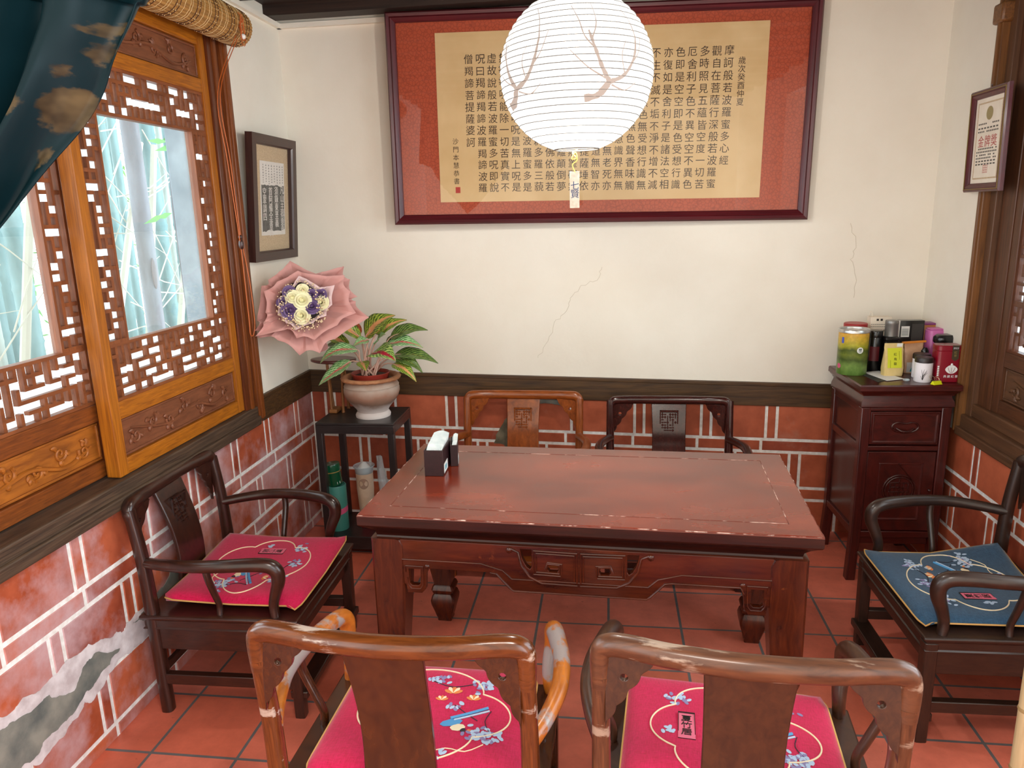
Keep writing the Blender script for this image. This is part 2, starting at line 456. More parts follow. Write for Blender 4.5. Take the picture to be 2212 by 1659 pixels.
ragged(Lw, 0, 0, [(1.30, .40), (1.42, .43), (1.55, .37), (1.70, .34), (1.62, .30), (1.45, .30), (1.34, .33)], .0058, 'cement', 'cement_patch', wl, .016, 8)
Bw = lambda s, z, d: (s, -d, z)
ragged(Bw, 0, 0, [(1.03, .47), (1.17, .44), (1.22, .7), (1.17, .73), (1.12, .63), (1.07, .56)], .006, 'cement_green', 'cement_patch', bpy.data.objects['wall_back'], .012, 3)
ragged(Bw, 0, 0, [(1.22, .70), (1.5, .69), (1.5, .72), (1.22, .735)], .005, 'cement', 'cement_patch', bpy.data.objects['wall_back'], .006, 6)

# cracks in the plaster
MT['crack'] = plain('crack', rgb(205, 193, 172), .9)
for wl_, pts in (('wall_back', [(1.63, 1.43), (1.60, 1.36), (1.52, 1.33), (1.46, 1.27), (1.44, 1.2), (1.38, 1.14), (1.33, 1.02), (1.27, .93)]),
                 ('wall_back', [(2.83, 1.62), (2.86, 1.5), (2.84, 1.44), (2.87, 1.36), (2.86, 1.22)])):
    mb = MB(); r = random.Random(4); P = []
    for a, b in zip(pts, pts[1:]):
        for q in range(5):
            t = q/5; P.append((a[0]+(b[0]-a[0])*t+r.uniform(-.008, .008), 0, a[1]+(b[1]-a[1])*t+r.uniform(-.006, .006)))
    mb.sweep(P, .0011, 4); o = mb.build('plaster_crack', 'crack', bpy.data.objects['wall_back']); o['kind'] = 'structure'

# ---------------------------------------------------------------- fretwork windows
def lattice_bars(mb, y0, y1, z0, z1, x0, x1, cell, seed, bw=.0062):
    """fret of short bars meeting at right angles; half of it mirrored, as carved panels are"""
    ny = max(2, round((y1-y0)/cell)); nz = max(2, round((z1-z0)/cell)); dy, dz = (y1-y0)/ny, (z1-z0)/nz
    r = random.Random(seed); H, V = set(), set()
    wide = (y1-y0) > (z1-z0)
    par = {}
    def find(a):
        while par.setdefault(a, a) != a: a = par[a]
        return a
    nodes = [(i, j) for i in range(ny+1) for j in range(nz+1)]
    for i, j in nodes:
        if i in (0, ny) or j in (0, nz): par[find((i, j))] = find('rim')
    E = [((i, j), (i+1, j)) for i in range(ny) for j in range(1, nz)] + [((i, j), (i, j+1)) for i in range(1, ny) for j in range(nz)]
    r.shuffle(E); keep = []
    def mirror(e):
        (a, b), (c, d) = e
        if wide: p, q = (ny-a, b), (ny-c, d)
        else: p, q = (a, nz-b), (c, nz-d)
        return (min(p, q), max(p, q))
    S = set()
    for e in E:
        if find(e[0]) != find(e[1]) or r.random() < .04:
            par[find(e[0])] = find(e[1]); S.add(e)
            if r.random() < .5: S.add(mirror(e))
    for (a, b), (c, d) in sorted(S):
        ya, yb = y0+a*dy, y0+c*dy; za, zb = z0+b*dz, z0+d*dz
        if b == d: mb.box((x0, ya+bw, za-bw), (x1, yb-bw, zb+bw))
        else: mb.box((x0, ya-bw, za+bw), (x1, yb+bw, zb-bw))
    for a, b in sorted({n for e in S for n in e}): mb.box((x0, y0+a*dy-bw, z0+b*dz-bw), (x1, y0+a*dy+bw, z0+b*dz+bw))

def scroll_relief(mb, to3, L, H, d, seed, n=3):
    """leafy scrolls in low relief: to3(s, t, out) with s along the board, t up, both centred"""
    r = random.Random(seed)
    def spiral(cs, ct, R, turns, a0, sgn, w):
        P = []; rad = []
        N = 22
        for k in range(N):
            f = k/(N-1); rr = R*(1-.86*f); a = a0+sgn*turns*2*PI*f
            P.append(to3(cs+rr*math.cos(a), ct+rr*math.sin(a), d*.3)); rad.append(w*(1-.55*f))
        mb.sweep(P, rad, 6)
    def stroke(pts, w):
        P = [Vector((p[0], p[1], 0)) for p in pts]; rr = [w*x for x in ((.4, .9, 1, .8, .3) if len(pts) == 5 else [1]*len(pts))]
        Q, rr = smooth_path(P, rr, 5)
        mb.sweep([to3(q.x, q.y, d*.3) for q in Q], rr, 6)
    w = H*.062
    # main stem
    stroke([(-L*.47, -H*.05), (-L*.3, -H*.32), (-L*.1, H*.02), (L*.15, -H*.2), (L*.45, H*.2)], w*1.1)
    for k in range(n*2+1):
        s = -L*.42 + L*.84*k/(n*2); t = (H*.12 if k % 2 else -H*.1)
        spiral(s, t, H*.22, 1.25, r.uniform(0, 6), 1 if k % 2 else -1, w*.85)
        for q in range(3):
            a = r.uniform(0, 2*PI); c, s_ = math.cos(a), math.sin(a)
            b0 = (s+H*.16*c, t+H*.16*s_)
            ln = H*.2
            pts = [(b0[0]+ln*f*c-ln*.3*math.sin(PI*f)*s_, max(-H*.4, min(H*.4, b0[1]+ln*f*s_+ln*.3*math.sin(PI*f)*c))) for f in (0, .25, .5, .75, 1)]
            stroke(pts, w*1.15)

def sash(win, side, xf, y0, y1, th, seed, mats, zs=None):
    """sliding sash lying in the wall: side=+1 faces +x. xf is the face, th its thickness"""
    amber, rail_m, lat, car = mats
    xb = xf-side*th
    def X(a, b): return (min(a, b), max(a, b))
    def bx(mb, ya, yb, za, zb, fo=0., bo=0.):
        xa, xc = X(xf-side*fo, xb+side*bo); mb.box((xa, ya, za), (xc, yb, zb))
    sw = .048
    for ya, nm in ((y0, 0), (y1-sw, 1)):
        mb = MB(); bx(mb, ya, ya+sw, .855, 2.46); mb.build('stile', amber, win, bevel=.004)
    for za, zb in ((.855, .912), (1.050, 1.112), (2.222, 2.276), (2.405, 2.46)):
        mb = MB(); bx(mb, y0+sw, y1-sw, za, zb, .003, .003); mb.build('rail', rail_m, win, bevel=.003)
    a, b = y0+sw, y1-sw
    lw = .112
    # fret in four bands around the pane, each in a thin border
    areas = [(a, b, 1.112, 1.308), (a, b, 2.060, 2.222), (a, a+lw, 1.308, 2.060), (b-lw, b, 1.308, 2.060)]
    for k, (ya, yb, za, zb) in enumerate(areas):
        mb = MB(); e = .011
        bx(mb, ya, yb, za, za+e, .008, .012); bx(mb, ya, yb, zb-e, zb, .008, .012)
        bx(mb, ya, ya+e, za+e, zb-e, .008, .012); bx(mb, yb-e, yb, za+e, zb-e, .008, .012)
        xa, xc = X(xf-side*.010, xf-side*.028)
        lattice_bars(mb, ya+e*.6, yb-e*.6, za+e*.6, zb-e*.6, xa, xc, .0345, seed+k)
        mb.build('lattice', lat, win, smooth=False)
        mb = MB(); xx = xf-side*.034; mb.box((xx-.001, ya+.002, za+.002), (xx+.001, yb-.002, zb-.002)); mb.build('frosted_pane', 'frosted', win, smooth=False)
    mb = MB(); xx = xf-side*(th*.55); mb.box((xx-.0015, a+lw-.004, 1.304), (xx+.0015, b-lw+.004, 2.064)); mb.build('pane', 'glass', win, smooth=False)
    for za, zb, sd in ((.912, 1.050, 1), (2.276, 2.405, 2)):
        mb = MB(); bx(mb, a, b, za, zb, .018, .008)
        e = .012
        for q in ((a+.004, b-.004, za+.004, za+e), (a+.004, b-.004, zb-e, zb-.004), (a+.004, a+e, za+e, zb-e), (b-e, b-.004, za+e, zb-e)): bx(mb, *q, .012, .02)
        pn = mb.build('carved_panel', car, win, bevel=.0015)
        mb = MB(); cy, cz = (a+b)/2, (za+zb)/2; xs = xf-side*.018
        scroll_relief(mb, lambda s, t, d: (xs+side*d, cy-side*s, cz+t), (b-a)*.94, (zb-za)*.86, .011, seed+sd, 3)
        mb.build('carving', car, pn)

win1 = tag(empty('window_1'), kind='structure'); win2 = tag(empty('window_2'), kind='structure'); win3 = tag(empty('window_3'), kind='structure')
sash(win1, 1, .002, -1.648, -.758, .052, 11, ('amber', 'amber', 'lattice', 'carved'))
sash(win2, 1, -.062, -2.46, -1.572, .052, 31, ('stilebrown', 'amber_dark', 'lattice', 'carved_amber'))
MT['umber'] = wood('umber_wood', rgb(84, 50, 20), rgb(132, 84, 40), .45, 8)
MT['umber_dark'] = wood('dark_umber_wood', rgb(62, 34, 18), rgb(98, 56, 30), .45, 8)
sash(win3, -1, XR+.035, -1.6, -.665, .05, 51, ('umber_dark', 'umber_dark', 'lattice_dark', 'carved_brown'))

# jamb, head and sill of the left window
mb = MB(); mb.box((-.12, -.758, .84), (.012, -.722, 2.5)); mb.build('jamb', 'stilebrown', win1, bevel=.003)
mb = MB(); mb.box((-.12, -.722, .82), (.020, -.694, 2.52)); mb.build('jamb', 'amber_dark', win1, bevel=.004)
mb = MB(); mb.box((-.12, -.694, .80), (.010, -.668, 2.52)); mb.build('jamb', 'stilebrown', win1, bevel=.003)
mb = MB(); mb.box((-.05, -.668, .785), (.026, -.608, 2.54)); mb.box((-.05, -.652, .785), (.032, -.63, 2.54)); mb.build('jamb', 'amber_dark', win1, bevel=.005)
mb = MB(); mb.box((-.12, -2.95, 2.46), (.01, -.66, 2.54)); mb.build('head', 'amber_dark', win1, bevel=.004)
mb = MB(); mb.box((-.14, -2.95, .772), (.022, -.668, .852)); mb.box((-.14, -2.95, .764), (.034, -.668, .806))
struct(mb, 'trim_4', 'sill', smooth=False, bevel=.006)
# right window jamb and sill
mb = MB(); mb.box((XR-.02, -.512, .72), (XR+.1, -.47, 2.6)); mb.box((XR-.028, -.5, .72), (XR+.1, -.484, 2.6)); mb.build('jamb', 'umber', win3, bevel=.004)
mb = MB(); mb.box((XR+.008, -.56, .74), (XR+.1, -.512, 2.5)); mb.build('jamb', 'carved_brown', win3, bevel=.003)
mb = MB(); mb.box((XR+.03, -.665, .8), (XR+.12, -.56, 2.5)); mb.build('jamb', 'umber_dark', win3, bevel=.003)
mb = MB(); mb.box((XR-.034, -.53, 2.38), (XR+.02, -.45, 2.455)); mb.build('bracket', 'umber', win3, bevel=.01)
mb = MB(); mb.box((XR-.01, -2.6, .715), (XR+.12, -.512, .80)); mb.box((XR-.024, -2.6, .706), (XR+.1, -.5, .745))
mb.box((XR+.012, -2.6, .80), (XR+.12, -.512, .856))
struct(mb, 'trim_5', 'carved_brown', smooth=False, bevel=.006)

# ================================================================ CHAIRS
def chair_wood(name, c1, c2, wear, wear_at, rough=.28, wst=(1, 1, 1)):
    return wood(name, c1, c2, rough, 7, wear, wear_at, coat=.3, bumpy=.05, wscale=11, wst=wst)
CHW = {
 'left':   chair_wood('chair_wood_dark', rgb(34, 17, 13), rgb(62, 31, 21), rgb(96, 78, 72), .70),
 'right':  chair_wood('chair_wood_umber', rgb(32, 18, 12), rgb(54, 32, 21), rgb(72, 56, 46), .72, .4),
 'orange': chair_wood('chair_wood_orange', rgb(106, 48, 14), rgb(158, 80, 28), rgb(120, 66, 40), .74),
 'plum':   chair_wood('chair_wood_plum', rgb(40, 14, 12), rgb(66, 26, 20), rgb(92, 60, 48), .74, .2),
 'frontA': chair_wood('chair_wood_worn_gloss', rgb(42, 18, 7), rgb(74, 36, 13), rgb(168, 150, 138), .68, .22),
 'frontB': chair_wood('chair_wood_worn_dull', rgb(44, 22, 11), rgb(72, 40, 21), rgb(150, 126, 108), .68, .42),
}
CHW['frontA_rail'] = chair_wood('rail_wood_worn_gloss', rgb(70, 32, 10), rgb(112, 58, 22), rgb(176, 156, 142), .585, .22, (.35, 1.7, 1.7))
CHW['frontB_rail'] = chair_wood('rail_wood_worn_dull', rgb(64, 34, 18), rgb(106, 62, 36), rgb(158, 134, 116), .575, .42, (.35, 1.7, 1.7))
ARMW = {'frontA': wood('worn_arm_wood', rgb(150, 78, 20), rgb(196, 112, 34), .34, 5, rgb(150, 136, 132), .50, coat=.3, wscale=7)}

def bracket_outline(w, h):
    """corner spandrel: straight along post and rail, scalloped on the free side"""
    P = [(0, 0), (w, 0)]
    n = 30
    for k in range(1, n):
        f = k/n; x = w*(1-f)**1.25; y = -h*f**.95
        bul = .010*abs(math.sin(f*PI*4.5))*(1-.35*f)
        P.append((x+bul*.7-.004, y-bul*.3))
    P.append((0, -h))
    hole = [(w*.36+.008*math.cos(a), -h*.30+.008*math.sin(a)) for a in [2*PI*k/10 for k in range(10)]][::-1]
    return [P, hole]

def make_chair(name, label, loc, rz, mat, W=.60, D=.50, HB=.795, arm_mat=None, sy=1.0):
    """low-back carved armchair; sits at the origin facing +y, back posts on y=0"""
    t = thing(name, label, 'chair', loc, (0, 0, rz), 'carved low-back armchairs around the table')
    m = CHW[mat]; am = arm_mat or m; hw = W/2-.022; SZ = .385
    # rear legs run up into the back posts
    for sx in (-1, 1):
        mb = MB()
        mb.sweep([(sx*hw, .012, 0), (sx*hw, .008, .2), (sx*hw, .004, .385), (sx*hw, -.004, .58), (sx*hw*1.0, -.02, .72), (sx*hw, -.026, .765)], [.021, .021, .022, .020, .019, .019], 14, sq=.25, sub=5)
        mb.build('back_post', CHW.get(mat+'_rail', m), t)
        mb = MB(); mb.sweep([(sx*(hw-.002), D-.022, 0), (sx*(hw-.002), D-.022, .2), (sx*(hw-.002), D-.022, .36)], [.019, .021, .022], 12, sq=.9, up=(1, 0, 0))
        mb.build('front_leg', m, t, bevel=.002)
    # top rail: bowed backwards, ends turning down onto the posts
    zt = HB-.024
    P = [(-hw, -.025, .735), (-hw, -.028, zt-.022), (-hw+.018, -.032, zt-.001), (-hw+.06, -.037, zt+.002), (-hw*.5, -.052, zt), (0, -.060, zt-.002), (hw*.5, -.052, zt), (hw-.06, -.037, zt+.002), (hw-.018, -.032, zt-.001), (hw, -.028, zt-.022), (hw, -.025, .735)]
    mb = MB(); mb.sweep(P, [.0195, .0215, .0235, .024, .024, .025, .024, .024, .0235, .0215, .0195], 14, ax=.92, sub=5, sq=.12)
    mb.build('top_rail', CHW.get(mat+'_rail', m), t)
    # splat with its carved square
    sw = .088
    mb = MB(); rows = []
    for k in range(15):
        f = k/14; z = SZ-.01+(zt-.012-SZ+.01)*f
        y = -.050*f**1.3+.020*math.sin(PI*f*1.15)-.004
        w = sw*(1-.06*math.sin(PI*f))
        rows.append([(-w, y-.008, z), (w, y-.008, z), (w, y+.008, z), (-w, y+.008, z)])
    mb.loft(rows); sp_ = mb.build('splat', m, t, bevel=.003)
    def sy_(z):
        f = (z-SZ+.01)/(zt-.012-SZ+.01); return -.050*f**1.3+.020*math.sin(PI*f*1.15)-.004+.008
    mb = MB(); zc, cw, ch = .655, .046, .058
    mb.M = None
    for lo, hi in (((-cw, -ch), (cw, -ch+.006)), ((-cw, ch-.006), (cw, ch)), ((-cw, -ch), (-cw+.006, ch)), ((cw-.006, -ch), (cw, ch))):
        mb.box((lo[0], sy_(zc)-.004, zc+lo[1]), (hi[0], sy_(zc)+.004, zc+hi[1]))
    r = random.Random(5)
    for i in range(6):
        for j in range(8):
            x = -cw+.014+i*.0128; z = zc-ch+.015+j*.0128
            if r.random() < .62: mb.box((x-.0058, sy_(z)-.004, z-.0024), (x+.0058, sy_(z)+.0035, z+.0024))
            if r.random() < .55: mb.box((x-.0024, sy_(z)-.004, z-.0060), (x+.0024, sy_(z)+.0045, z+.0060))
    mb.build('carving', m, sp_, smooth=False)
    # corner spandrels
    vs_, fs = cut_board(bracket_outline(.105, .175), .013, .0015)
    for sx in (-1, 1):
        mb = MB(); mb.M = chain(T3((sx*(hw-.012), -.030, zt-.016)), Matrix.Scale(sx*-1, 4, (1, 0, 0)) if sx > 0 else Matrix.Identity(4), RX(PI/2-.05))
        mb.add(vs_, fs if sx < 0 else [f[::-1] for f in fs])
        mb.build('corner_bracket', m, t)
    # seat: moulded frame, panel let in
    mb = MB(); rows = []
    for z, o in ((SZ-.052, .006), (SZ-.046, .0), (SZ-.022, .0), (SZ-.014, .008), (SZ-.006, .012), (SZ, .008)):
        rows.append([(-hw-.016-o, -.022-o, z), (hw+.016+o, -.022-o, z), (hw+.016+o, D-.004+o, z), (-hw-.016-o, D-.004+o, z)])
    mb.loft(rows); mb.build('seat', m, t, bevel=.003)
    # apron boards under the seat and stretchers
    for sx in (-1, 1):
        mb = MB(); mb.box((sx*hw-.009, .02, SZ-.135), (sx*hw+.009, D-.04, SZ-.045)); mb.build('apron', m, t, bevel=.002)
        mb = MB(); mb.box((sx*hw-.014, .015, .112), (sx*hw+.014, D-.035, .152)); mb.build('stretcher', m, t, bevel=.003)
    mb = MB(); mb.box((-hw, D-.036, SZ-.105), (hw, D-.016, SZ-.045)); mb.build('apron', m, t, bevel=.002)
    mb = MB(); mb.box((-hw, .004, .148), (hw, .022, .178)); mb.build('stretcher', m, t, bevel=.003)
    mb = MB(); mb.box((-hw-.012, D-.05, .076), (hw+.012, D+.012, .104)); mb.build('footrest', m, t, bevel=.004)
    # arms: out and forward, then a gooseneck down to the seat
    for sx in (-1, 1):
        A = [(sx*(hw-.004), .0, .572), (sx*(hw+.026), .08, .580), (sx*(hw+.048), .18, .588), (sx*(hw+.046), .29, .590), (sx*(hw+.026), .39, .588), (sx*(hw+.012), .448, .580), (sx*(hw+.006), .474, .558), (sx*(hw+.004), .476, .520), (sx*(hw-.004), .458, .470), (sx*(hw-.006), .446, .425), (sx*(hw-.002), .450, .383)]
        R_ = [.0185, .0195, .0208, .0218, .0235, .0248, .0248, .0230, .0200, .0172, .0165]
        mb = MB(); mb.sweep(A, R_, 14, sub=5); mb.build('armrest', am, t)
        mb = MB(); mb.sweep([(sx*(hw+.046), .245, .588), (sx*(hw+.042), .25, .54), (sx*(hw+.014), .25, .47), (sx*(hw-.006), .25, .42), (sx*(hw-.004), .25, .383)], [.012, .0125, .0115, .011, .012], 10, sub=5); mb.build('arm_strut', m, t)
    return t

# ---------------------------------------------------------------- cushions
def fabric(name, c1, c2):
    m, t, b = new_mat(name)
    n = noise_node(t, 60, 5, 'Object', (1, 9, 1), .6); n2 = noise_node(t, 60, 5, 'Object', (9, 1, 1), .6)
    x = t.nodes.new('ShaderNodeMath'); x.operation = 'ADD'; t.links.new(n, x.inputs[0]); t.links.new(n2, x.inputs[1])
    x2 = t.nodes.new('ShaderNodeMath'); x2.operation = 'MULTIPLY'; x2.inputs[1].default_value = .5; t.links.new(x.outputs[0], x2.inputs[0])
    t.links.new(ramp(t, x2.outputs[0], [(.36, c1), (.64, c2)]), b.inputs['Base Color'])
    b.inputs['Roughness'].default_value = .8; b.inputs['Sheen Weight'].default_value = .25; b.inputs['Specular IOR Level'].default_value = .25
    bump(t, b, x2.outputs[0], .3, .002); return m
MT['red_fabric'] = fabric('crimson_fabric', rgb(176, 0, 50), rgb(212, 12, 84))
MT['blue_fabric'] = fabric('blue_fabric', rgb(26, 54, 78), rgb(52, 88, 116))
MT['piping'] = plain('yellow_piping', rgb(206, 160, 92), .6)
MT['thread_cream'] = plain('cream_thread', rgb(240, 222, 186), .6)
MT['thread_blue'] = plain('pale_blue_thread', rgb(178, 198, 222), .6)
MT['thread_violet'] = plain('violet_thread', rgb(140, 128, 170), .6)
MT['thread_sky'] = plain('sky_thread', rgb(80, 150, 200), .6)
MT['thread_orange'] = plain('orange_thread', rgb(226, 130, 70), .6)
MT['thread_dark'] = plain('dark_thread', rgb(46, 40, 52), .6)
MT['label_pink'] = plain('woven_label', rgb(222, 108, 132), .7)
MT['label_white'] = plain('care_label', rgb(206, 200, 186), .7)
MT['ink'] = plain('ink', rgb(34, 28, 24), .6)

def make_cushion(name, label, loc, rz, mat, Wc=.545, Dc=.50, T=.045, bulge=None, seed=1, motif='magpie', tilt=(0, 0), flip=0, lip=None, flare=.10):
    t = thing(name, label, 'cushion', loc, (tilt[0], tilt[1], rz), 'embroidered seat cushions')
    r = random.Random(seed); ph = [r.uniform(0, 6) for _ in range(4)]
    def outline(a):   # soft square, squeezed between the arm posts, spreading again in front of them
        c, s_ = math.cos(a), math.sin(a); k = (abs(c)**16+abs(s_)**16)**(-1/16); x, y = c*k*Wc/2, s_*k*Dc/2
        f = max(0, min(1, (y-lip)/.018)) if lip is not None else 0
        return x*(1+f*flare), y
    def top(x, y):
        u, v = abs(x)/(Wc/2), abs(y)/(Dc/2); e = max(0, 1-max(u, v)**5)**.5
        z = T*(.52+.48*e) + .006*math.sin(7*x+ph[0])*e+.005*math.sin(9*y+ph[1])*e
        if bulge: z += bulge(x, y)
        return z
    def base(x, y):
        u, v = abs(x)/(Wc/2), abs(y)/(Dc/2); e = max(0, 1-max(u, v)**6)**.5
        z = .002 + T*.42*(1-e)
        if bulge: z += max(0, bulge(x, y))*.9
        return z
    mb = MB(); NA, NR = 56, 12
    def P(i, j, fn): a = 2*PI*i/NA; x, y = outline(a); f = (j/NR)**.75; return (x*f, y*f, fn(x*f, y*f))
    for fn, rev in ((top, 0), (base, 1)):
        rings = [[mb.av(P(i, j, fn)) for i in range(NA)] for j in range(1, NR+1)]
        c = mb.av((0, 0, fn(0, 0)))
        for i in range(NA):
            q = (c, rings[0][i], rings[0][(i+1) % NA]); mb.af(q if not rev else q[::-1])
            for j in range(NR-1):
                q = (rings[j][i], rings[j+1][i], rings[j+1][(i+1) % NA], rings[j][(i+1) % NA]); mb.af(q if not rev else q[::-1])
        if rev: 
            for i in range(NA):
                k = (i+1) % NA; mb.af((rim[i], rings[-1][i], rings[-1][k], rim[k]))
        rim = rings[-1]
    mb.build('cover', mat, t, angle=80)
    mb = MB(); Q = []
    for i in range(72):
        x, y = outline(2*PI*i/72); Q.append((x*1.004, y*1.004, (top(x, y)+base(x, y))/2))
    mb.sweep(Q, .0028, 8, closed=True); mb.build('piping', 'piping', t)
    # embroidery
    fx = -1 if flip else 1
    def on(x, y, d=.0012): return (x*fx, y, top(x*fx, y)+d)
    mb = MB(); Q = []
    for i in range(120):
        a = 2*PI*i/120; k = .86+.24*abs(math.cos(2*a+.35*math.sin(2*a)))**.8+.05*math.cos(a*3)
        Q.append(on(.185*math.cos(a)*k, .160*math.sin(a)*k))
    mb.m = 0; mb.sweep(Q, .0022, 6, closed=True)
    def dab(x, y, rx, ry, a=0, m=1):
        mb.m = m; z = top(x*fx, y); c, s_ = math.cos(a), math.sin(a); n = 8
        ring = [mb.av(on(x+c*rx*math.cos(q)-s_*ry*math.sin(q), y+s_*rx*math.cos(q)+c*ry*math.sin(q))) for q in [2*PI*k/n for k in range(n)]]
        cc = mb.av(on(x, y, .0028))
        for k in range(n): mb.af((ring[k], ring[(k+1) % n], cc) if fx > 0 else (ring[(k+1) % n], ring[k], cc))
    def line(pts, w=.0014, m=4): mb.m = m; mb.sweep([on(*p) for p in pts], w, 5, sub=3)
    def cluster(x, y, n, s_, ms=(1, 1, 2)):
        for _ in range(n):
            dab(x+r.gauss(0, s_), y+r.gauss(0, s_*.75), .0085, .0052, r.uniform(0, 3), ms[r.randrange(len(ms))])
    cluster(.125, .115, 34, .017); cluster(-.01, .13, 18, .014); cluster(.155, -.070, 46, .020); cluster(.06, .03, 8, .012)
    cluster(-.15, -.02, 8, .010, (1,)); cluster(.05, -.145, 10, .012); cluster(-.13, .11, 20, .018)
    line([(.02, -.15), (.07, -.125), (.12, -.13), (.16, -.10)], .0015, 0); line([(.10, .12), (.04, .10), (-.02, .12)], .0013, 4)
    line([(.17, -.06), (.15, -.02), (.16, .02)], .0012, 4); line([(.06, .03), (.10, .0), (.13, -.02)], .0012, 4)
    for cx, cy, s_ in ((.045, .075, 1.), (.105, .055, .8), (.02, .045, .7)):     # magnolias
        for k in range(5):
            a = .5+k*.55; dab(cx+.014*s_*math.cos(a), cy+.014*s_*math.sin(a), .014*s_, .0065*s_, a, 0 if k % 2 else 5)
    dab(.065, -.035, .030, .013, .35, 3); dab(.085, -.05, .020, .013, .2, 0); dab(.10, -.058, .008, .008, 0, 4); dab(.118, -.058, .008, .005, -.3, 5)   # bird
    line([(.06, -.02), (.10, .0), (.15, .03)], .005, 3); line([(.07, -.025), (.11, -.005), (.155, .02)], .003, 1)
    mb.build('embroidery', ['thread_cream', 'thread_blue', 'thread_violet', 'thread_sky', 'thread_dark', 'thread_orange'], t)
    # woven name label
    vs_, fs = letters('夏\n竹\n居', .030, .0006)
    mb = MB(); lx, ly = -.105*fx, .0
    ry = [v.y for v in vs_]; cyv = (max(ry)+min(ry))/2
    mb.m = 0
    mb.af([mb.av((lx+a, ly+b, top(lx+a, ly+b)+.0022)) for a, b in ((-.021, -.05), (.021, -.05), (.021, .05), (-.021, .05))])
    mb.m = 1
    for a0, b0, a1, b1 in ((-.021, -.05, .021, -.048), (-.021, .048, .021, .05), (-.021, -.05, -.0195, .05), (.0195, -.05, .021, .05)):
        mb.box((lx+a0, ly+b0, top(lx, ly)+.001), (lx+a1, ly+b1, top(lx, ly)+.0034))
    o = len(mb.v)
    for v in vs_: mb.av((lx+v.x*.95, ly+(v.y-cyv)*.88, top(lx+v.x, ly+v.y-cyv)+.003+v.z))
    for f in fs: mb.af([o+k for k in f])
    mb.build('name_label', ['label_pink', 'ink'], t, smooth=False)
    mb = MB(); mb.box((-Wc/2-.004, -Dc*.36, T*.30), (-Wc/2+.01, -Dc*.36+.035, T*.32+.002)); mb.build('care_tag', 'label_white', t, smooth=False)
    return t

SEATZ = .385+.0005
# left chair: back to the window wall
make_chair('armchair', 'dark wooden armchair with its back to the window wall, red cushion on it', (.078, -1.43, 0), -PI/2+.02, 'left', W=.60, D=.53, HB=.80)
# right chair: back to the right wall
make_chair('armchair', 'dark umber armchair facing the table from the right, blue cushion on it', (3.142, -1.335, 0), PI/2+.02, 'right', W=.60, D=.505, HB=.80)
make_chair('armchair', 'orange-brown armchair behind the table, below the left part of the big scroll frame', (1.215, -.165, 0), PI-.02, 'orange', W=.635, D=.50, HB=.80)
make_chair('armchair', 'glossy plum-dark armchair behind the table, next to the red cabinet', (1.965, -.20, 0), PI-.015, 'plum', W=.635, D=.50, HB=.785)
make_chair('armchair', 'foreground armchair with glossy worn top rail and a bare orange arm', (1.193, -2.458, 0), -.02, 'frontA', W=.640, D=.475, HB=.858, arm_mat=ARMW['frontA'])
make_chair('armchair', 'foreground armchair with dull scuffed top rail, nearest the bamboo pole', (1.938, -2.470, 0), -.085, 'frontB', W=.632, D=.475, HB=.862)
make_cushion('seat_cushion', 'crimson cushion with sagging middle on the chair by the window wall', (.354, -1.4245, SEATZ), -PI/2+.02, 'red_fabric', Wc=.500, Dc=.505, T=.05, seed=2, bulge=lambda x, y: .018*max(0, -x/.25)+.012*max(0, -y/.25), lip=.214, flare=.13)
make_cushion('seat_cushion', 'slate-blue cushion on the chair at the right wall', (2.876, -1.3403, SEATZ), PI/2+.02, 'blue_fabric', Wc=.500, Dc=.480, T=.042, seed=5, bulge=lambda x, y: .05*max(0, x/.25)**2*max(0, -y/.24), lip=.202, flare=.12)
make_cushion('seat_cushion', 'crimson cushion with embroidered bird on the chair with the bare orange arm', (1.197, -2.201, SEATZ), -.02, 'red_fabric', Wc=.522, Dc=.440, T=.05, seed=8)
make_cushion('seat_cushion', 'crimson cushion with pink name label on the scuffed foreground chair', (1.960, -2.206, SEATZ), -.09, 'red_fabric', Wc=.518, Dc=.440, T=.05, seed=11)

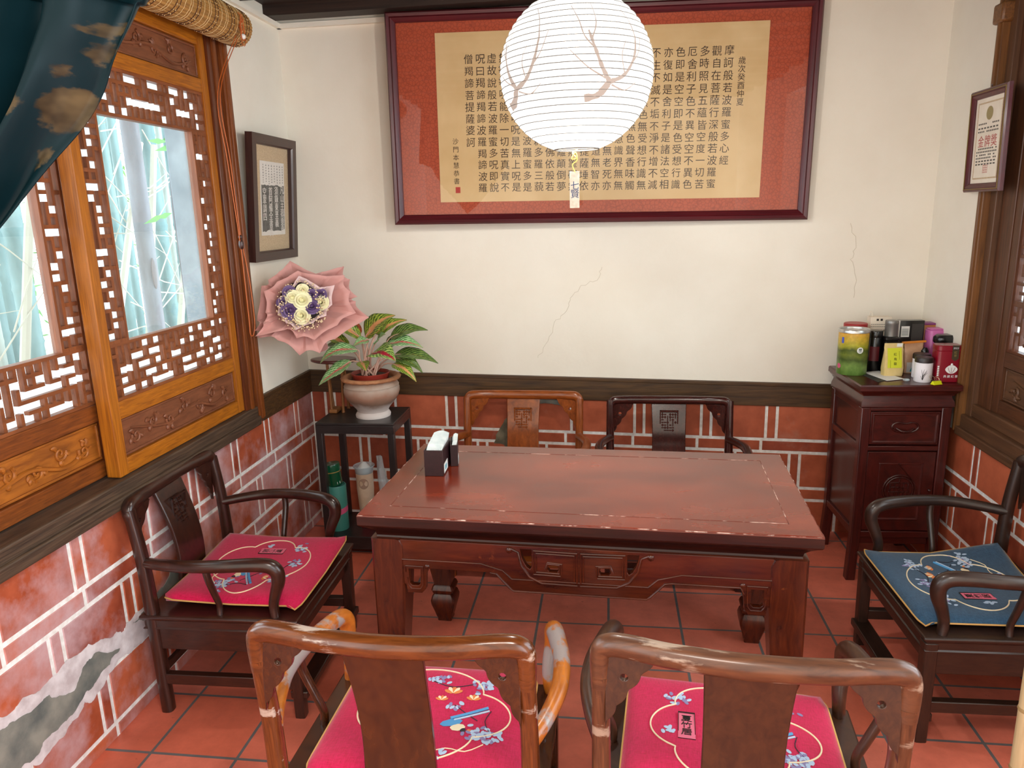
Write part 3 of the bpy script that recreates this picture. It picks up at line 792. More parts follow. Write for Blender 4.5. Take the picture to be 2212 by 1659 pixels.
# ================================================================ TABLE
MT['table'] = wood('table_lacquer', rgb(84, 22, 12), rgb(132, 48, 24), .20, 3.2, None, .60, coat=.25, bumpy=.04, wscale=3)
MT['table_edge'] = wood('table_apron_lacquer', rgb(50, 15, 8), rgb(92, 37, 15), .26, 5, rgb(118, 56, 24), .66, coat=.2, bumpy=.05, wscale=6)
MT['table_dark'] = wood('table_edge_lacquer', rgb(28, 9, 7), rgb(58, 19, 11), .32, 6, rgb(104, 56, 38), .74, coat=.1, wscale=16)
MT['seam'] = speckle('worn_seam', rgb(104, 46, 30), rgb(214, 184, 168), 26, .6, .5, .62)
def make_table():
    t = thing('tea_table', 'low red-brown wooden table with scrolled apron in the middle of the room', 'table', (1.584, -1.340, 0), (0, 0, -.0486))
    TW, TD, Z = 1.445/2, .761/2, .76
    rows = []
    for z, o in ((Z-.094, .046), (Z-.088, .048), (Z-.074, .044), (Z-.060, .030), (Z-.048, .014), (Z-.042, .004), (Z-.036, .0), (Z-.006, .0), (Z-.002, .0015), (Z, .004)):
        rows.append([(-TW+o, -TD+o, z), (TW-o, -TD+o, z), (TW-o, TD-o, z), (-TW+o, TD-o, z)])
    mb = MB(); mb.loft(rows[:8]); mb.build('tabletop_edge', 'table_dark', t, angle=30)
    mb = MB(); mb.loft(rows[7:]); top = mb.build('tabletop', 'table', t, angle=30)
    mb = MB(); fi = .085
    for lo, hi in (((-TW+fi, -TD+fi), (TW-fi, -TD+fi+.003)), ((-TW+fi, TD-fi-.003), (TW-fi, TD-fi)), ((-TW+fi, -TD+fi), (-TW+fi+.0022, TD-fi)), ((TW-fi-.0022, -TD+fi), (TW-fi, TD-fi))):
        mb.box((lo[0], lo[1], Z-.003), (hi[0], hi[1], Z+.0006))
    mb.build('panel_seam', 'seam', top, smooth=False)
    mb = MB(); r = random.Random(3)      # bare pale wood along the worn front edge
    for (xa, ya, xb, yb) in ((-TW+.002, -TD+.002, TW-.002, -TD+.002), (-TW+.002, -TD, -TW+.002, TD), (TW-.002, -TD, TW-.002, TD)):
        P = [(xa+(xb-xa)*k/40, ya+(yb-ya)*k/40, Z-.0025) for k in range(41)]
        mb.sweep(P, [r.uniform(.0006, .0026) for _ in P], 6)
    mb.build('worn_edge', 'seam', top)
    zt = Z-.094
    # apron with cut scrolls, one per side
    def apron(L, long_):
        h0, hc = .100, .160
        k = L/2
        def oge(sg):
            a, b = (.36*k, .49*k) if long_ else (.30*k, .46*k)
            return [(sg*b, -h0), (sg*(b-.02), -h0-.003), (sg*((a+b)/2), -h0-.024), (sg*(a+.012), -hc+.008), (sg*a, -hc)]
        # hooked bracket against each leg
        bw, bh = .078, .190
        out_ = [(-k, 0), (k, 0), (k, -bh+.03), (k-.012, -bh+.03), (k-.016, -bh), (k-bw+.012, -bh), (k-bw-.002, -bh+.016), (k-bw-.006, -h0-.02), (k-bw-.016, -h0)]
        out_ += oge(1)+oge(-1)[::-1]
        out_ += [(-k+bw+.016, -h0), (-k+bw+.006, -h0-.02), (-k+bw+.002, -bh+.016), (-k+bw-.012, -bh), (-k+.016, -bh), (-k+.012, -bh+.03), (-k, -bh+.03)]
        holes = []
        for sg in (-1, 1):
            hx = sg*(k-.044)
            holes.append([(hx-.020, -.104), (hx+.020, -.104), (hx+.018, -.155), (hx+.010, -.163), (hx-.010, -.163), (hx-.018, -.155)])
        if long_:
            for sg in (-1, 1):
                holes.append([(sg*.188, -.012), (sg*.152, -.012), (sg*.152, -.070), (sg*.158, -.080), (sg*.168, -.072), (sg*.180, -.050), (sg*.186, -.030)])
                holes.append([(sg*.096, -.064), (sg*.070, -.064), (sg*.064, -.074), (sg*.070, -.086), (sg*.094, -.086), (sg*.101, -.076)])
        mb = MB()
        vs_, fs = cut_board([out_]+holes, .022, .002); mb.add(vs_, fs)
        # beads in relief
        def bead(pts, w=.0034): mb.sweep([(x, y, .011) for x, y in pts], w, 8)
        bead([(-k+.004, -bh+.03), (-k+.004, -.07), (-.49*k-.03, -.07), (-.42*k, -.09), (-.37*k, -.118), (.37*k, -.118), (.42*k, -.09), (.49*k+.03, -.07), (k-.004, -.07), (k-.004, -bh+.03)])
        bead(out_[7:-7], .0036)
        for sg in (-1, 1):
            x0 = sg*(k-.044)
            bead([(x0+sg*.030, -.115), (x0+sg*.030, -.093), (x0-sg*.030, -.093), (x0-sg*.028, -.160), (x0-sg*.018, -.174), (x0+sg*.014, -.174), (x0+sg*.024, -.160), (x0+sg*.026, -.135)], .003)
            mb.blob((x0-sg*.044, -.092, .011), .009, sz=.6)
            if long_:
                for o_ in (0, .0085): bead([(sg*(.006+o_), -.122+o_), (sg*(.006+o_), -.016-o_), (sg*(.145-o_), -.014-o_), (sg*(.146-o_), -.096+o_), (sg*(.058+o_*.4), -.098+o_), (sg*(.054+o_), -.056-o_*.4), (sg*.100, -.052-o_*.6), (sg*(.108-o_*.4), -.076)], .0040)
                bead([(sg*.004, -.128), (sg*.120, -.126), (sg*.160, -.106), (sg*.186, -.068), (sg*.196, -.022), (sg*.222, -.010)], .0050)
                mb.blob((sg*.224, -.016, .011), .012, sz=.7)
        return mb
    inset = .030; lw = .112
    for sg in (-1, 1):
        mb = apron(TW*2-2*inset-2*lw+.02, True)
        M_ = frame_mat((0, -sg*(TD-inset-.013), zt), (sg, 0, 0), (0, 0, 1))
        mb.v = [M_ @ v for v in mb.v]; mb.build('apron', 'table_edge', t, angle=35)
        mb = apron(TD*2-2*inset-2*lw+.02, False)
        M_ = frame_mat((sg*(TW-inset-.013), 0, zt), (0, sg, 0), (0, 0, 1))
        mb.v = [M_ @ v for v in mb.v]; mb.build('apron', 'table_edge', t, angle=35)
    # legs: broad shoulder, straight shaft, ringed horse-hoof foot
    for sx in (-1, 1):
        for sy in (-1, 1):
            cx, cy = sx*(TW-inset-lw/2), sy*(TD-inset-lw/2); rows = []
            for z, hw in ((zt, .040), (zt-.003, .046), (zt-.022, .051), (zt-.05, .051), (.42, .046), (.25, .040), (.172, .037), (.166, .043), (.150, .048), (.136, .044), (.130, .040), (.122, .046), (.100, .052), (.080, .050), (.045, .040), (.018, .033), (.012, .030), (0, .030)):
                hw *= 1.14 if z > .2 else 1.0; q = hw*.88
                ox, oy = sx*(.056-hw)*(0 if z < .2 else 1), sy*(.056-hw)*(0 if z < .2 else 1)
                rows.append([(cx+ox+a*hw, cy+oy+b*hw, z) for a, b in ((-1, -.86), (-.86, -1), (.86, -1), (1, -.86), (1, .86), (.86, 1), (-.86, 1), (-1, .86))])
            mb = MB(); mb.loft(rows[::-1]); mb.build('leg', 'table_edge', t, angle=30)
    return t
make_table()

# ================================================================ CABINET
MT['cab'] = wood('cabinet_rosewood', rgb(52, 15, 12), rgb(84, 27, 21), .28, 6, coat=.25, bumpy=.04)
MT['cab_dark'] = wood('cabinet_panel', rgb(42, 13, 11), rgb(70, 24, 19), .26, 5, coat=.3, bumpy=.03)
KZ = .9345
def make_cabinet():
    t = thing('cabinet', 'tall narrow rosewood cabinet with one drawer and one door, standing in the far corner', 'cabinet', (2.750, -.559, 0), (0, 0, .035))
    W, D = .425, .43
    rows = []
    for z, o in ((KZ-.052, .022), (KZ-.046, .020), (KZ-.036, .010), (KZ-.030, .006), (KZ-.026, .0), (KZ-.006, .0), (KZ, .005)):
        rows.append([(o, o, z), (W-o, o, z), (W-o, D, z), (o, D, z)])
    mb = MB(); mb.loft(rows); mb.build('top', 'cab', t, angle=25)
    o = .022; X0, X1, Y0 = o, W-o, o+.004
    z1 = KZ-.052
    rows = [[(X0+e, Y0+e, z), (X1-e, Y0+e, z), (X1-e, D, z), (X0+e, D, z)] for z, e in ((z1-.055, 0), (z1-.05, -.006), (z1-.03, -.004), (z1-.012, .004), (z1, .006))]
    mb = MB(); mb.loft(rows); mb.build('cornice', 'cab', t, angle=25)
    zb, zt = .215, z1-.055
    st = .042
    for x, y in ((X0, Y0), (X1-st, Y0), (X0, D-st), (X1-st, D-st)):
        mb = MB(); ex = -.014 if x == X0 else .014; ey = -.014 if y == Y0 else 0
        a = [(x, y), (x+st, y), (x+st, y+st), (x, y+st)]
        mb.loft([[(p[0]+ex, p[1]+ey, 0) for p in a], [(p[0]+ex*.5, p[1]+ey*.5, .12) for p in a], [(p[0], p[1], zb) for p in a], [(p[0], p[1], zt) for p in a]])
        mb.build('leg', 'cab', t, bevel=.004, angle=30)
    # carcass sides with two sunk panels
    for x0, x1 in ((X0+.012, X0+.022), (X1-.022, X1-.012)):
        mb = MB(); mb.box((x0, Y0+st, zb), (x1, D-.005, zt)); mb.build('side_panel', 'cab_dark', t)
    sd = 1
    for z in (zb-.0, .62, zt-.03):
        mb = MB(); mb.box((X0+.003, Y0+st-.004, z), (X0+.03, D-st+.004, z+.034)); mb.build('side_rail', 'cab', t, bevel=.003)
    mb = MB(); mb.box((X0+.02, D-.012, zb), (X1-.02, D-.002, zt)); mb.build('back_panel', 'cab_dark', t)
    mb = MB(); mb.box((X0+.02, Y0+.03, zb), (X1-.02, D-.01, zb+.02)); mb.build('bottom_panel', 'cab_dark', t)
    for z, h in ((zb-.004, .03), (.628, .022), (zt-.016, .016)):
        mb = MB(); mb.box((X0+st-.003, Y0+.002, z), (X1-st+.003, Y0+.03, z+h)); mb.build('front_rail', 'cab', t, bevel=.003)
    mb = MB(); 
    rows = [[(X0+st, Y0+.012, zb-.002), (X1-st, Y0+.012, zb-.002), (X1-st, Y0+.028, zb-.002), (X0+st, Y0+.028, zb-.002)], [(X0+st, Y0+.012, zb-.04), (X1-st, Y0+.012, zb-.04), (X1-st, Y0+.028, zb-.04), (X0+st, Y0+.028, zb-.04)]]
    mb.loft(rows); mb.build('apron', 'cab', t, bevel=.003)
    # drawer
    xa, xb = X0+st+.002, X1-st-.002
    def framed(mb, za, zb_, y, d, rim):
        mb.box((xa, y, za), (xb, y+d, zb_))
        rows = []
        for e, yy in ((rim, y+.001), (rim+.004, y-.005), (rim+.009, y-.003), (rim+.012, y-.0015)):
            rows.append([(xa+e, yy, za+e), (xb-e, yy, za+e), (xb-e, yy, zb_-e), (xa+e, yy, zb_-e)])
        mb.loft(rows)
    mb = MB(); za, zc = .656, zt-.020; framed(mb, za, zc, Y0+.006, .02, .006); dr = mb.build('drawer', 'cab', t, bevel=.0015, angle=25)
    xm, zm = (xa+xb)/2, (za+zc)/2+.004; yf = Y0+.004
    mb = MB(); P = []
    for k in range(40):
        a = 2*PI*k/40; rx, rz = .056, .027
        P.append((xm+rx*math.cos(a), yf-.002, zm+rz*math.sin(a)+(-.012*math.exp(-((a-PI/2)/.5)**2))+.004))
    mb.sweep(P, .0046, 8, closed=True)
    mb.sweep([(xm-.038, yf-.004, zm-.002), (xm-.02, yf-.010, zm-.013), (xm, yf-.012, zm-.016), (xm+.02, yf-.010, zm-.013), (xm+.038, yf-.004, zm-.002)], [.004, .006, .0065, .006, .004], 10, sub=4)
    mb.build('pull', 'cab_dark', dr)
    # door with a sunk panel and a round carved medallion
    mb = MB(); za, zc = zb+.030, .622; framed(mb, za, zc, Y0+.006, .02, .05); door = mb.build('door', 'cab', t, bevel=.0015, angle=25)
    xm, zm = (xa+xb)/2, (za+zc)/2+.01
    mb = MB()
    for R_ in (.070, .060): mb.sweep([(xm+R_*math.cos(2*PI*k/40), yf-.001, zm+R_*math.sin(2*PI*k/40)) for k in range(40)], .0036, 8, closed=True)
    for a0, a1, b0, b1 in ((-.045, .045, .030, .036), (-.036, .036, .008, .014), (-.045, .045, -.014, -.008), (-.036, .036, -.036, -.030), (-.004, .004, -.055, .055), (-.042, -.036, -.036, .03), (.036, .042, -.036, .03), (-.022, -.017, -.03, .03), (.017, .022, -.03, .03)):
        mb.box((xm+a0, yf-.004, zm+b0), (xm+a1, yf+.003, zm+b1))
    mb.build('medallion', 'cab_dark', door, bevel=.001)
    mb = MB(); mb.sweep([(xm-.012, yf-.003, zm+.125), (xm+.05, yf-.006, zm+.05)], .0025, 6); mb.build('latch_pin', 'cab_dark', door)
    mb = MB(); mb.blob((xb-.018, yf-.006, zm), .008); mb.build('knob', 'cab_dark', door)
    return t
make_cabinet()

# ================================================================ HANGING THINGS
MT['maroon'] = wood('maroon_moulding', rgb(58, 10, 18), rgb(94, 20, 28), .4, 6, coat=.08, bumpy=.03)
def mk_brocade():
    m, t, b = new_mat('rust_brocade')
    v = t.nodes.new('ShaderNodeTexVoronoi'); v.inputs['Scale'].default_value = 60; v.feature = 'DISTANCE_TO_EDGE'
    tc = t.nodes.new('ShaderNodeTexCoord'); t.links.new(tc.outputs['Object'], v.inputs['Vector'])
    t.links.new(ramp(t, v.outputs['Distance'], [(.0, rgb(146, 58, 32)), (.14, rgb(174, 74, 42))]), b.inputs['Base Color'])
    b.inputs['Roughness'].default_value = .75; return m
MT['brocade'] = mk_brocade()
MT['tanpaper'] = speckle('tan_paper', rgb(206, 172, 122), rgb(216, 184, 136), 5, .85)
MT['brush_ink'] = plain('brush_ink', rgb(52, 34, 20), .7)
MT['seal_red'] = plain('seal_red', rgb(176, 58, 48), .7)

def picture_frame(t, w, h, fw, th, mat, prof=None):
    """four mitred mouldings; x right, z up, front towards -y"""
    prof = prof or [(0, 0), (0, th*.7), (fw*.18, th), (fw*.45, th*.86), (fw*.6, th), (fw*.82, th*.8), (fw, th*.55), (fw, 0)]
    sides = [((0, 0), (w, 0), (0, 1)), ((w, 0), (w, h), (-1, 0)), ((w, h), (0, h), (0, -1)), ((0, h), (0, 0), (1, 0))]
    for (ax, az), (bx_, bz), (ix, iz) in sides:
        d = Vector((bx_-ax, bz-az)).normalized(); ra, rb = [], []
        for o, k in prof:
            ra.append((ax+ix*o+d.x*o, -k, az+iz*o+d.y*o)); rb.append((bx_+ix*o-d.x*o, -k, bz+iz*o-d.y*o))
        mb = MB(); mb.loft([ra, rb]); mb.build('frame_side', mat, t, angle=30)
def sheet(t, name, x0, x1, z0, z1, y, mat, th=.002):
    mb = MB(); mb.box((x0, y, z0), (x1, y+th, z1)); return mb.build(name, mat, t, smooth=False)
def pane(t, x0, x1, z0, z1, y):
    mb = MB(); mb.af([mb.av(p) for p in ((x0, y, z0), (x1, y, z0), (x1, y, z1), (x0, y, z1))]); return mb.build('glass', 'picglass', t, smooth=False)
def write(mb, body, x, z, size, y, ex=.0003, wid=1.0, skew=0):
    vs_, fs = letters(body, size, ex)
    o = len(mb.v)
    for v in vs_: mb.av((x+v.x*wid, y-v.z, z+v.y+skew*v.x))
    for f in fs: mb.af([o+k for k in f])

# ---- the large framed sutra
pic = thing('framed_calligraphy', 'very large dark-red framed sutra calligraphy with rust mat, high on the back wall', 'framed picture', (.577, -.085, 1.664))
pic.matrix_world = chain(T3((.577, -.085, 1.664)), RZ(.030), RY(.0125), RX(.012))
PW, PH = 2.035, .995
picture_frame(pic, PW, PH, .048, .034, 'maroon')
sheet(pic, 'mat_board', .03, PW-.03, .03, PH-.03, -.006, 'brocade')
px0, px1, pz0, pz1 = .238, PW-.230, .108, PH-.098
pap = sheet(pic, 'paper', px0, px1, pz0, pz1, -.0085, 'tanpaper')
pane(pic, .04, PW-.04, .04, PH-.04, -.015)
SUTRA = ['摩訶般若波羅蜜多心經', '觀自在菩薩行深般若波羅蜜', '多時照見五蘊皆空度一切苦', '厄舍利子色不異空空不異色', '色即是空空即是色受想行識', '亦復如是舍利子是諸法空相', '不生不滅不垢不淨不增不減', '是故空中無色無受想行識無', '眼耳鼻舌身意無色聲香味觸', '法無眼界乃至無意識界無無', '明亦無無明盡乃至無老死亦', '無老死盡無苦集滅道無智亦', '無得以無所得故菩提薩埵依', '般若波羅蜜多故心無罣礙無', '罣礙故無有恐怖遠離顛倒夢', '想究竟涅槃三世諸佛依般若', '波羅蜜多故得阿耨多羅三藐', '三菩提故知般若波羅蜜多是', '大神呪是大明呪是無上呪是', '無等等呪能除一切苦真實不', '虛故說般若波羅蜜多呪即說', '呪曰羯諦羯諦波羅羯諦波羅', '僧羯諦菩提薩婆訶']
mb = MB(); r = random.Random(2)
for c, colm in enumerate(SUTRA):
    for k, ch in enumerate(colm):
        write(mb, ch, px1-.178-.0558*c+r.uniform(-.001, .001), pz1-.125-.0545*k+r.uniform(-.001, .001), .0475*r.uniform(.95, 1.03), -.0088)
for k, ch in enumerate('歲次癸酉仲夏'): write(mb, ch, px1-.117, pz1-.170-.0365*k, .036, -.0088)
for k, ch in enumerate('沙門本慧恭書'): write(mb, ch, px0+.085, pz1-.500-.038*k, .031, -.0088)
mb.build('calligraphy', 'brush_ink', pap, smooth=False)
mb = MB(); mb.box((px0+.078, -.0088, pz1-.745), (px0+.102, -.008, pz1-.716)); mb.build('seal', 'seal_red', pap, smooth=False)

# ---- stone rubbing in its narrow frame
MT['darkframe'] = wood('dark_frame_wood', rgb(44, 22, 18), rgb(66, 34, 28), .35, 6, coat=.2)
MT['linen'] = speckle('linen_mat', rgb(186, 158, 122), rgb(206, 180, 144), 160, .9)
MT['white_paper'] = speckle('rice_paper', rgb(222, 214, 204), rgb(232, 226, 218), 12, .9)
MT['rubbing'] = speckle('rubbing_ink', rgb(60, 58, 56), rgb(92, 90, 86), 60, .9)
rub = thing('framed_rubbing', 'narrow dark framed ink rubbing on linen, on the left wall above the bouquet', 'framed picture')
ln = .075
rub.matrix_world = frame_mat((.008, -.580, 1.516), (0, 1, 0), (-math.cos(ln), 0, math.sin(ln)), (math.sin(ln), 0, math.cos(ln)))
RW_, RH_ = .476, .578
picture_frame(rub, RW_, RH_, .046, .034, 'darkframe', [(0, 0), (0, .034), (.040, .034), (.046, .026), (.046, 0)])
sheet(rub, 'mat_board', .03, RW_-.03, .03, RH_-.03, -.008, 'linen')
rp = sheet(rub, 'paper', .118, .378, .118, .462, -.0105, 'white_paper')
pane(rub, .04, RW_-.04, .04, RH_-.04, -.018)
mb = MB(); P = [(.126+.244*k/14, .138+r.uniform(-.004, .006)) for k in range(15)]+[(.370-.244*k/14, .352+r.uniform(-.004, .004)) for k in range(15)]
vs_, fs = cut_board([P], .0008); o = len(mb.v)
for v in vs_: mb.av((v.x, -.0109-v.z*.5, v.y))
for f in fs: mb.af([o+k for k in f])
mb.build('ink_block', 'rubbing', rp, smooth=False)
mb = MB()
for c, colm in enumerate(('凡山主得意章', '須錄東垩義', '首阿備全書真', '空翠調四')):
    for k, ch in enumerate(colm): write(mb, ch, .346-.064*c, .330-.0385*k-.004*c, .042, -.0118)
mb.build('seal_script', 'white_paper', rp, smooth=False)
mb = MB()
for c in range(8):
    z = .448
    while z > .372-.01*(c % 3):
        h = r.uniform(.004, .008); x = .358-.030*c
        mb.box((x-.004, -.0111, z-h), (x+.004, -.0104, z-h*.6)); mb.box((x-.0008, -.0111, z-h*1.1), (x+.001, -.0104, z)); z -= h+.006
mb.build('small_script', 'rubbing', rp, smooth=False)

# ---- certificate
MT['cert_paper'] = speckle('certificate_paper', rgb(232, 220, 202), rgb(240, 230, 214), 20, .8)
MT['gold'] = plain('dull_gold', rgb(150, 132, 70), .5, .3)
MT['cert_red'] = plain('certificate_red', rgb(176, 46, 40), .7)
cert = thing('framed_certificate', 'red-brown framed gold-medal certificate hung over the right window jamb', 'framed certificate')
cert.matrix_world = frame_mat((XR-.030, -.392, 1.741), (0, -1, 0), (math.cos(.02), 0, math.sin(.02)), (-math.sin(.02), 0, math.cos(.02)))
CW, CH = .296, .398
picture_frame(cert, CW, CH, .034, .020, 'maroon')
mb = MB()
for a in ((.010, .012, .010, CH-.010), (CW-.012, CW-.010, .010, CH-.010), (.012, CW-.012, .010, .012), (.012, CW-.012, CH-.012, CH-.010)): mb.box((a[0], -.0212, a[2]), (a[1], -.019, a[3]))
mb.build('gilt_line', 'gold', cert, smooth=False)
cp = sheet(cert, 'paper', .028, CW-.028, .028, CH-.028, -.006, 'cert_paper')
pane(cert, .03, CW-.03, .03, CH-.03, -.010)
mb = MB()
for a in ((.05, .056, .05, CH-.05), (CW-.056, CW-.05, .05, CH-.05), (.05, CW-.05, .05, .056), (.05, CW-.05, CH-.056, CH-.05)): mb.box((a[0], -.0066, a[2]), (a[1], -.006, a[3]))
mb.build('border', 'linen', cp, smooth=False)
mb = MB(); mb.lathe([(.026, 0), (.026, .0006)], 28)
mb.v = [Vector((CW/2+v.x, -.0064-v.z, CH-.095+v.y)) for v in mb.v]; mb.build('crest', 'gold', cp)
mb = MB()
for k, ch in enumerate('金牌獎'): write(mb, ch, CW/2-.052+.052*k, CH*.485, .048, -.0066)
for k in range(4):
    for a in ((CW/2-.018, CW/2+.018, .075+k*.009, .0765+k*.009), (CW/2-.018+k*.0115, CW/2-.0165+k*.0115, .072, .105)): mb.box((a[0], -.0066, a[2]), (a[1], -.006, a[3]))
mb.build('red_print', 'cert_red', cp, smooth=False)
mb = MB()
for row, z in enumerate((.265, .248, .235, .168, .156, .144, .132, .120, .108)):
    n = 12 if row not in (1, 7, 8) else 7
    for k in range(n):
        if r.random() < .85: mb.box((CW*.22+k*CW*.56/n, -.0066, z-.003), (CW*.22+(k+.62)*CW*.56/n, -.006, z+.003))
mb.build('small_print', 'ink', cp, smooth=False)
mb = MB(); mb.sweep([(CW*.46, .0, CH-.002), (CW*.47, -.004, CH+.012), (CW*.52, -.012, CH+.010)], .002, 6); mb.build('hook', 'darkframe', cert)

# ================================================================ LANTERN
LC, LR = Vector((1.558, -1.433, 2.116)), .2325
lan = thing('paper_lantern', 'big glowing round white paper lantern with painted branches hanging over the table', 'lantern', LC)
def mk_paper():
    m, t, b = new_mat('lit_lantern_paper'); t.nodes.remove(b); o = t.nodes['Material Output']
    em = t.nodes.new('ShaderNodeEmission'); em.inputs[0].default_value = (1, .985, .95, 1); em.inputs[1].default_value = 1.9
    tr = t.nodes.new('ShaderNodeBsdfTransparent'); x = t.nodes.new('ShaderNodeMixShader'); x.inputs[0].default_value = .45
    t.links.new(em.outputs[0], x.inputs[1]); t.links.new(tr.outputs[0], x.inputs[2]); t.links.new(x.outputs[0], o.inputs[0]); return m
MT['lantern_paper'] = mk_paper()
MT['rib'] = plain('bamboo_rib', rgb(112, 106, 98), .8)
MT['print'] = plain('branch_print', rgb(128, 112, 100), .9, emit=rgb(196, 180, 170), es=.62)   # ink on the glowing paper
NL = 25
mb = MB(); rows = []
zt_, zb_ = .955, -.955
prof = []
for k in range(NL*3+1):
    f = k/(NL*3); z = zt_+(zb_-zt_)*f; rr = math.sqrt(max(0, 1-z*z)); rr -= .006*abs(math.sin(PI*f*NL))
    prof.append((rr*LR, z*LR))
ids = [[mb.av((rr*math.cos(2*PI*j/64), rr*math.sin(2*PI*j/64), z)) for j in range(64)] for rr, z in prof]
for a, b in zip(ids, ids[1:]): mb.bridge(a, b)
mb.build('shade', 'lantern_paper', lan, angle=180)
for k in range(1, NL):
    f = k/NL; z = zt_+(zb_-zt_)*f; rr = math.sqrt(1-z*z)*LR*1.003
    mb = MB(); mb.sweep([(rr*math.cos(2*PI*j/56), rr*math.sin(2*PI*j/56), z*LR) for j in range(56)], .0012, 5, closed=True); mb.build('rib', 'rib', lan)
for z in (zt_, zb_):
    mb = MB(); rr = math.sqrt(1-z*z)*LR; mb.sweep([(rr*math.cos(2*PI*j/40), rr*math.sin(2*PI*j/40), z*LR) for j in range(40)], .0022, 6, closed=True); mb.build('ring', 'rib', lan)
def on_s(az, el, d=1.006):   # degrees, az 0 towards the camera, + to the right
    a, e = math.radians(az), math.radians(el); dirv = (CAM-LC); base = math.atan2(dirv.y, dirv.x)
    return Vector((math.cos(base+a)*math.cos(e), math.sin(base+a)*math.cos(e), math.sin(e)))*LR*d
mb = MB(); r = random.Random(12)
def branch(pts, w0, w1):
    P = [Vector((p[0], p[1], 0)) for p in pts]; ww = [w0+(w1-w0)*k/(len(pts)-1) for k in range(len(pts))]
    Q, W_ = smooth_path(P, ww, 5)
    L_, R_ = [], []
    for k, q in enumerate(Q):
        a = Q[max(k-1, 0)]; b = Q[min(k+1, len(Q)-1)]; d = (b-a).normalized(); nx, ny = -d.y, d.x
        wv = W_[k]*(1+r.uniform(-.25, .25))
        L_.append(mb.av(on_s(q.x+nx*wv, q.y+ny*wv))); R_.append(mb.av(on_s(q.x-nx*wv, q.y-ny*wv)))
    for k in range(len(Q)-1): mb.af((L_[k], R_[k], R_[k+1], L_[k+1]))
for off in (22, -52, -128, 98, 170):
    branch([(off-16, -26), (off-6, -24), (off, -18), (off+3, -14)], 2.6, 2.2)
    branch([(off+2, -15), (off-4, -6), (off-9, 6), (off-13, 18)], 1.8, .7); branch([(off-9, 6), (off-16, 14), (off-20, 26), (off-26, 38)], .6, .25)
    branch([(off-11, 12), (off-7, 24), (off-9, 40)], .6, .2); branch([(off-1, -13), (off-14, -6), (off-26, 5)], .6, .25)
    branch([(off+3, -15), (off+14, -10), (off+22, 2), (off+25, 16)], 1.7, .7); branch([(off+25, 16), (off+22, 30), (off+14, 42)], .6, .2)
    branch([(off+20, -2), (off+27, 6), (off+32, 20)], .5, .2); branch([(off+4, -17), (off+16, -20), (off+26, -14)], .6, .2)
    branch([(off+14, -10), (off+11, 2), (off+15, 12)], .5, .2)
mb.build('painted_branches', 'print', lan, smooth=False)
point_light('lantern_bulb', LC, 56, (1, .945, .86), .035)
mb = MB(); q_ = math.sqrt(1-zb_*zb_)*LR; mb.sweep([(-q_, 0, zb_*LR), (q_, 0, zb_*LR)], .0018, 6); mb.build('cross_wire', 'rib', lan)
mb = MB(); mb.sweep([(0, 0, LR*.9), (0, 0, H0-.05-LC.z)], .003, 8); mb.build('cord', 'darkframe', lan)
MT['yellow_cord'] = plain('yellow_cord', rgb(226, 212, 120), .6)
tagp = thing('name_tag', 'small upright tag with blue characters dangling below the lantern', 'tag', (0, 0, 0))
zb0 = LC.z-LR*.955
tx_, ty_ = at_y(1241, 400, LC.y-.03).x, LC.y-.03
mb = MB(); mb.sweep([(LC.x, LC.y, zb0+.004), (LC.x, LC.y-.003, zb0-.003), (tx_-.006, ty_+.01, zb0-.012), (tx_+.006, ty_, zb0-.028), (tx_-.008, ty_, zb0-.030), (tx_+.004, ty_, zb0-.012), (tx_+.008, ty_, zb0-.034), (tx_-.006, ty_, zb0-.048), (tx_+.003, ty_, zb0-.072)], .0020, 6, sub=5)
mb.build('string', 'yellow_cord', tagp)
MT['tag_paper'] = speckle('tag_card', rgb(206, 196, 176), rgb(230, 222, 206), 60, .8)
MT['blue_print'] = plain('blue_print', rgb(30, 62, 110), .6)
mb = MB(); mb.box((tx_-.0150, ty_-.0015, zb0-.178), (tx_+.0150, ty_+.0015, zb0-.068)); cd = mb.build('card', 'tag_paper', tagp, bevel=.0008)
mb = MB(); write(mb, '七', tx_+.001, zb0-.112, .028, ty_-.0017); write(mb, '賢', tx_+.001, zb0-.137, .028, ty_-.0017); mb.build('lettering', 'blue_print', cd, smooth=False)

# ================================================================ BLIND AND CURTAIN
def mk_bamboo_slat():
    m, t, b = new_mat('bamboo_slats')
    n = noise_node(t, 3, 4, 'Object', (60, 1.5, 60)); t.links.new(ramp(t, n, [(.3, rgb(128, 88, 40)), (.7, rgb(186, 138, 74))]), b.inputs['Base Color'])
    b.inputs['Roughness'].default_value = .5; return m
MT['slat'] = mk_bamboo_slat()
MT['slat_thread'] = plain('pale_blind_thread', rgb(226, 200, 150), .8); MT['dark_thread_b'] = plain('dark_blind_thread', rgb(70, 34, 22), .8)
MT['orange_cord'] = plain('orange_cord', rgb(190, 92, 32), .6); MT['white_bead'] = plain('white_bead', rgb(236, 232, 226), .35)
bl = thing('bamboo_blind', 'rolled-up bamboo blind tied with cord above the left window', 'blind', (.100, -.66, 2.492))
BR, BL_ = .072, 1.93
mb = MB(); NS = 34
def bring(y, k=1): return [((BR-(.0012 if j % 2 else -.0016))*k*math.cos(2*PI*j/(NS*2)), y, (BR-(.0012 if j % 2 else -.0016))*k*math.sin(2*PI*j/(NS*2))) for j in range(NS*2)]
mb.loft([bring(0, .3), bring(0, 1), bring(-BL_, 1), bring(-BL_, .3)]); mb.build('roll', 'slat', bl, angle=25)
mb1 = MB()
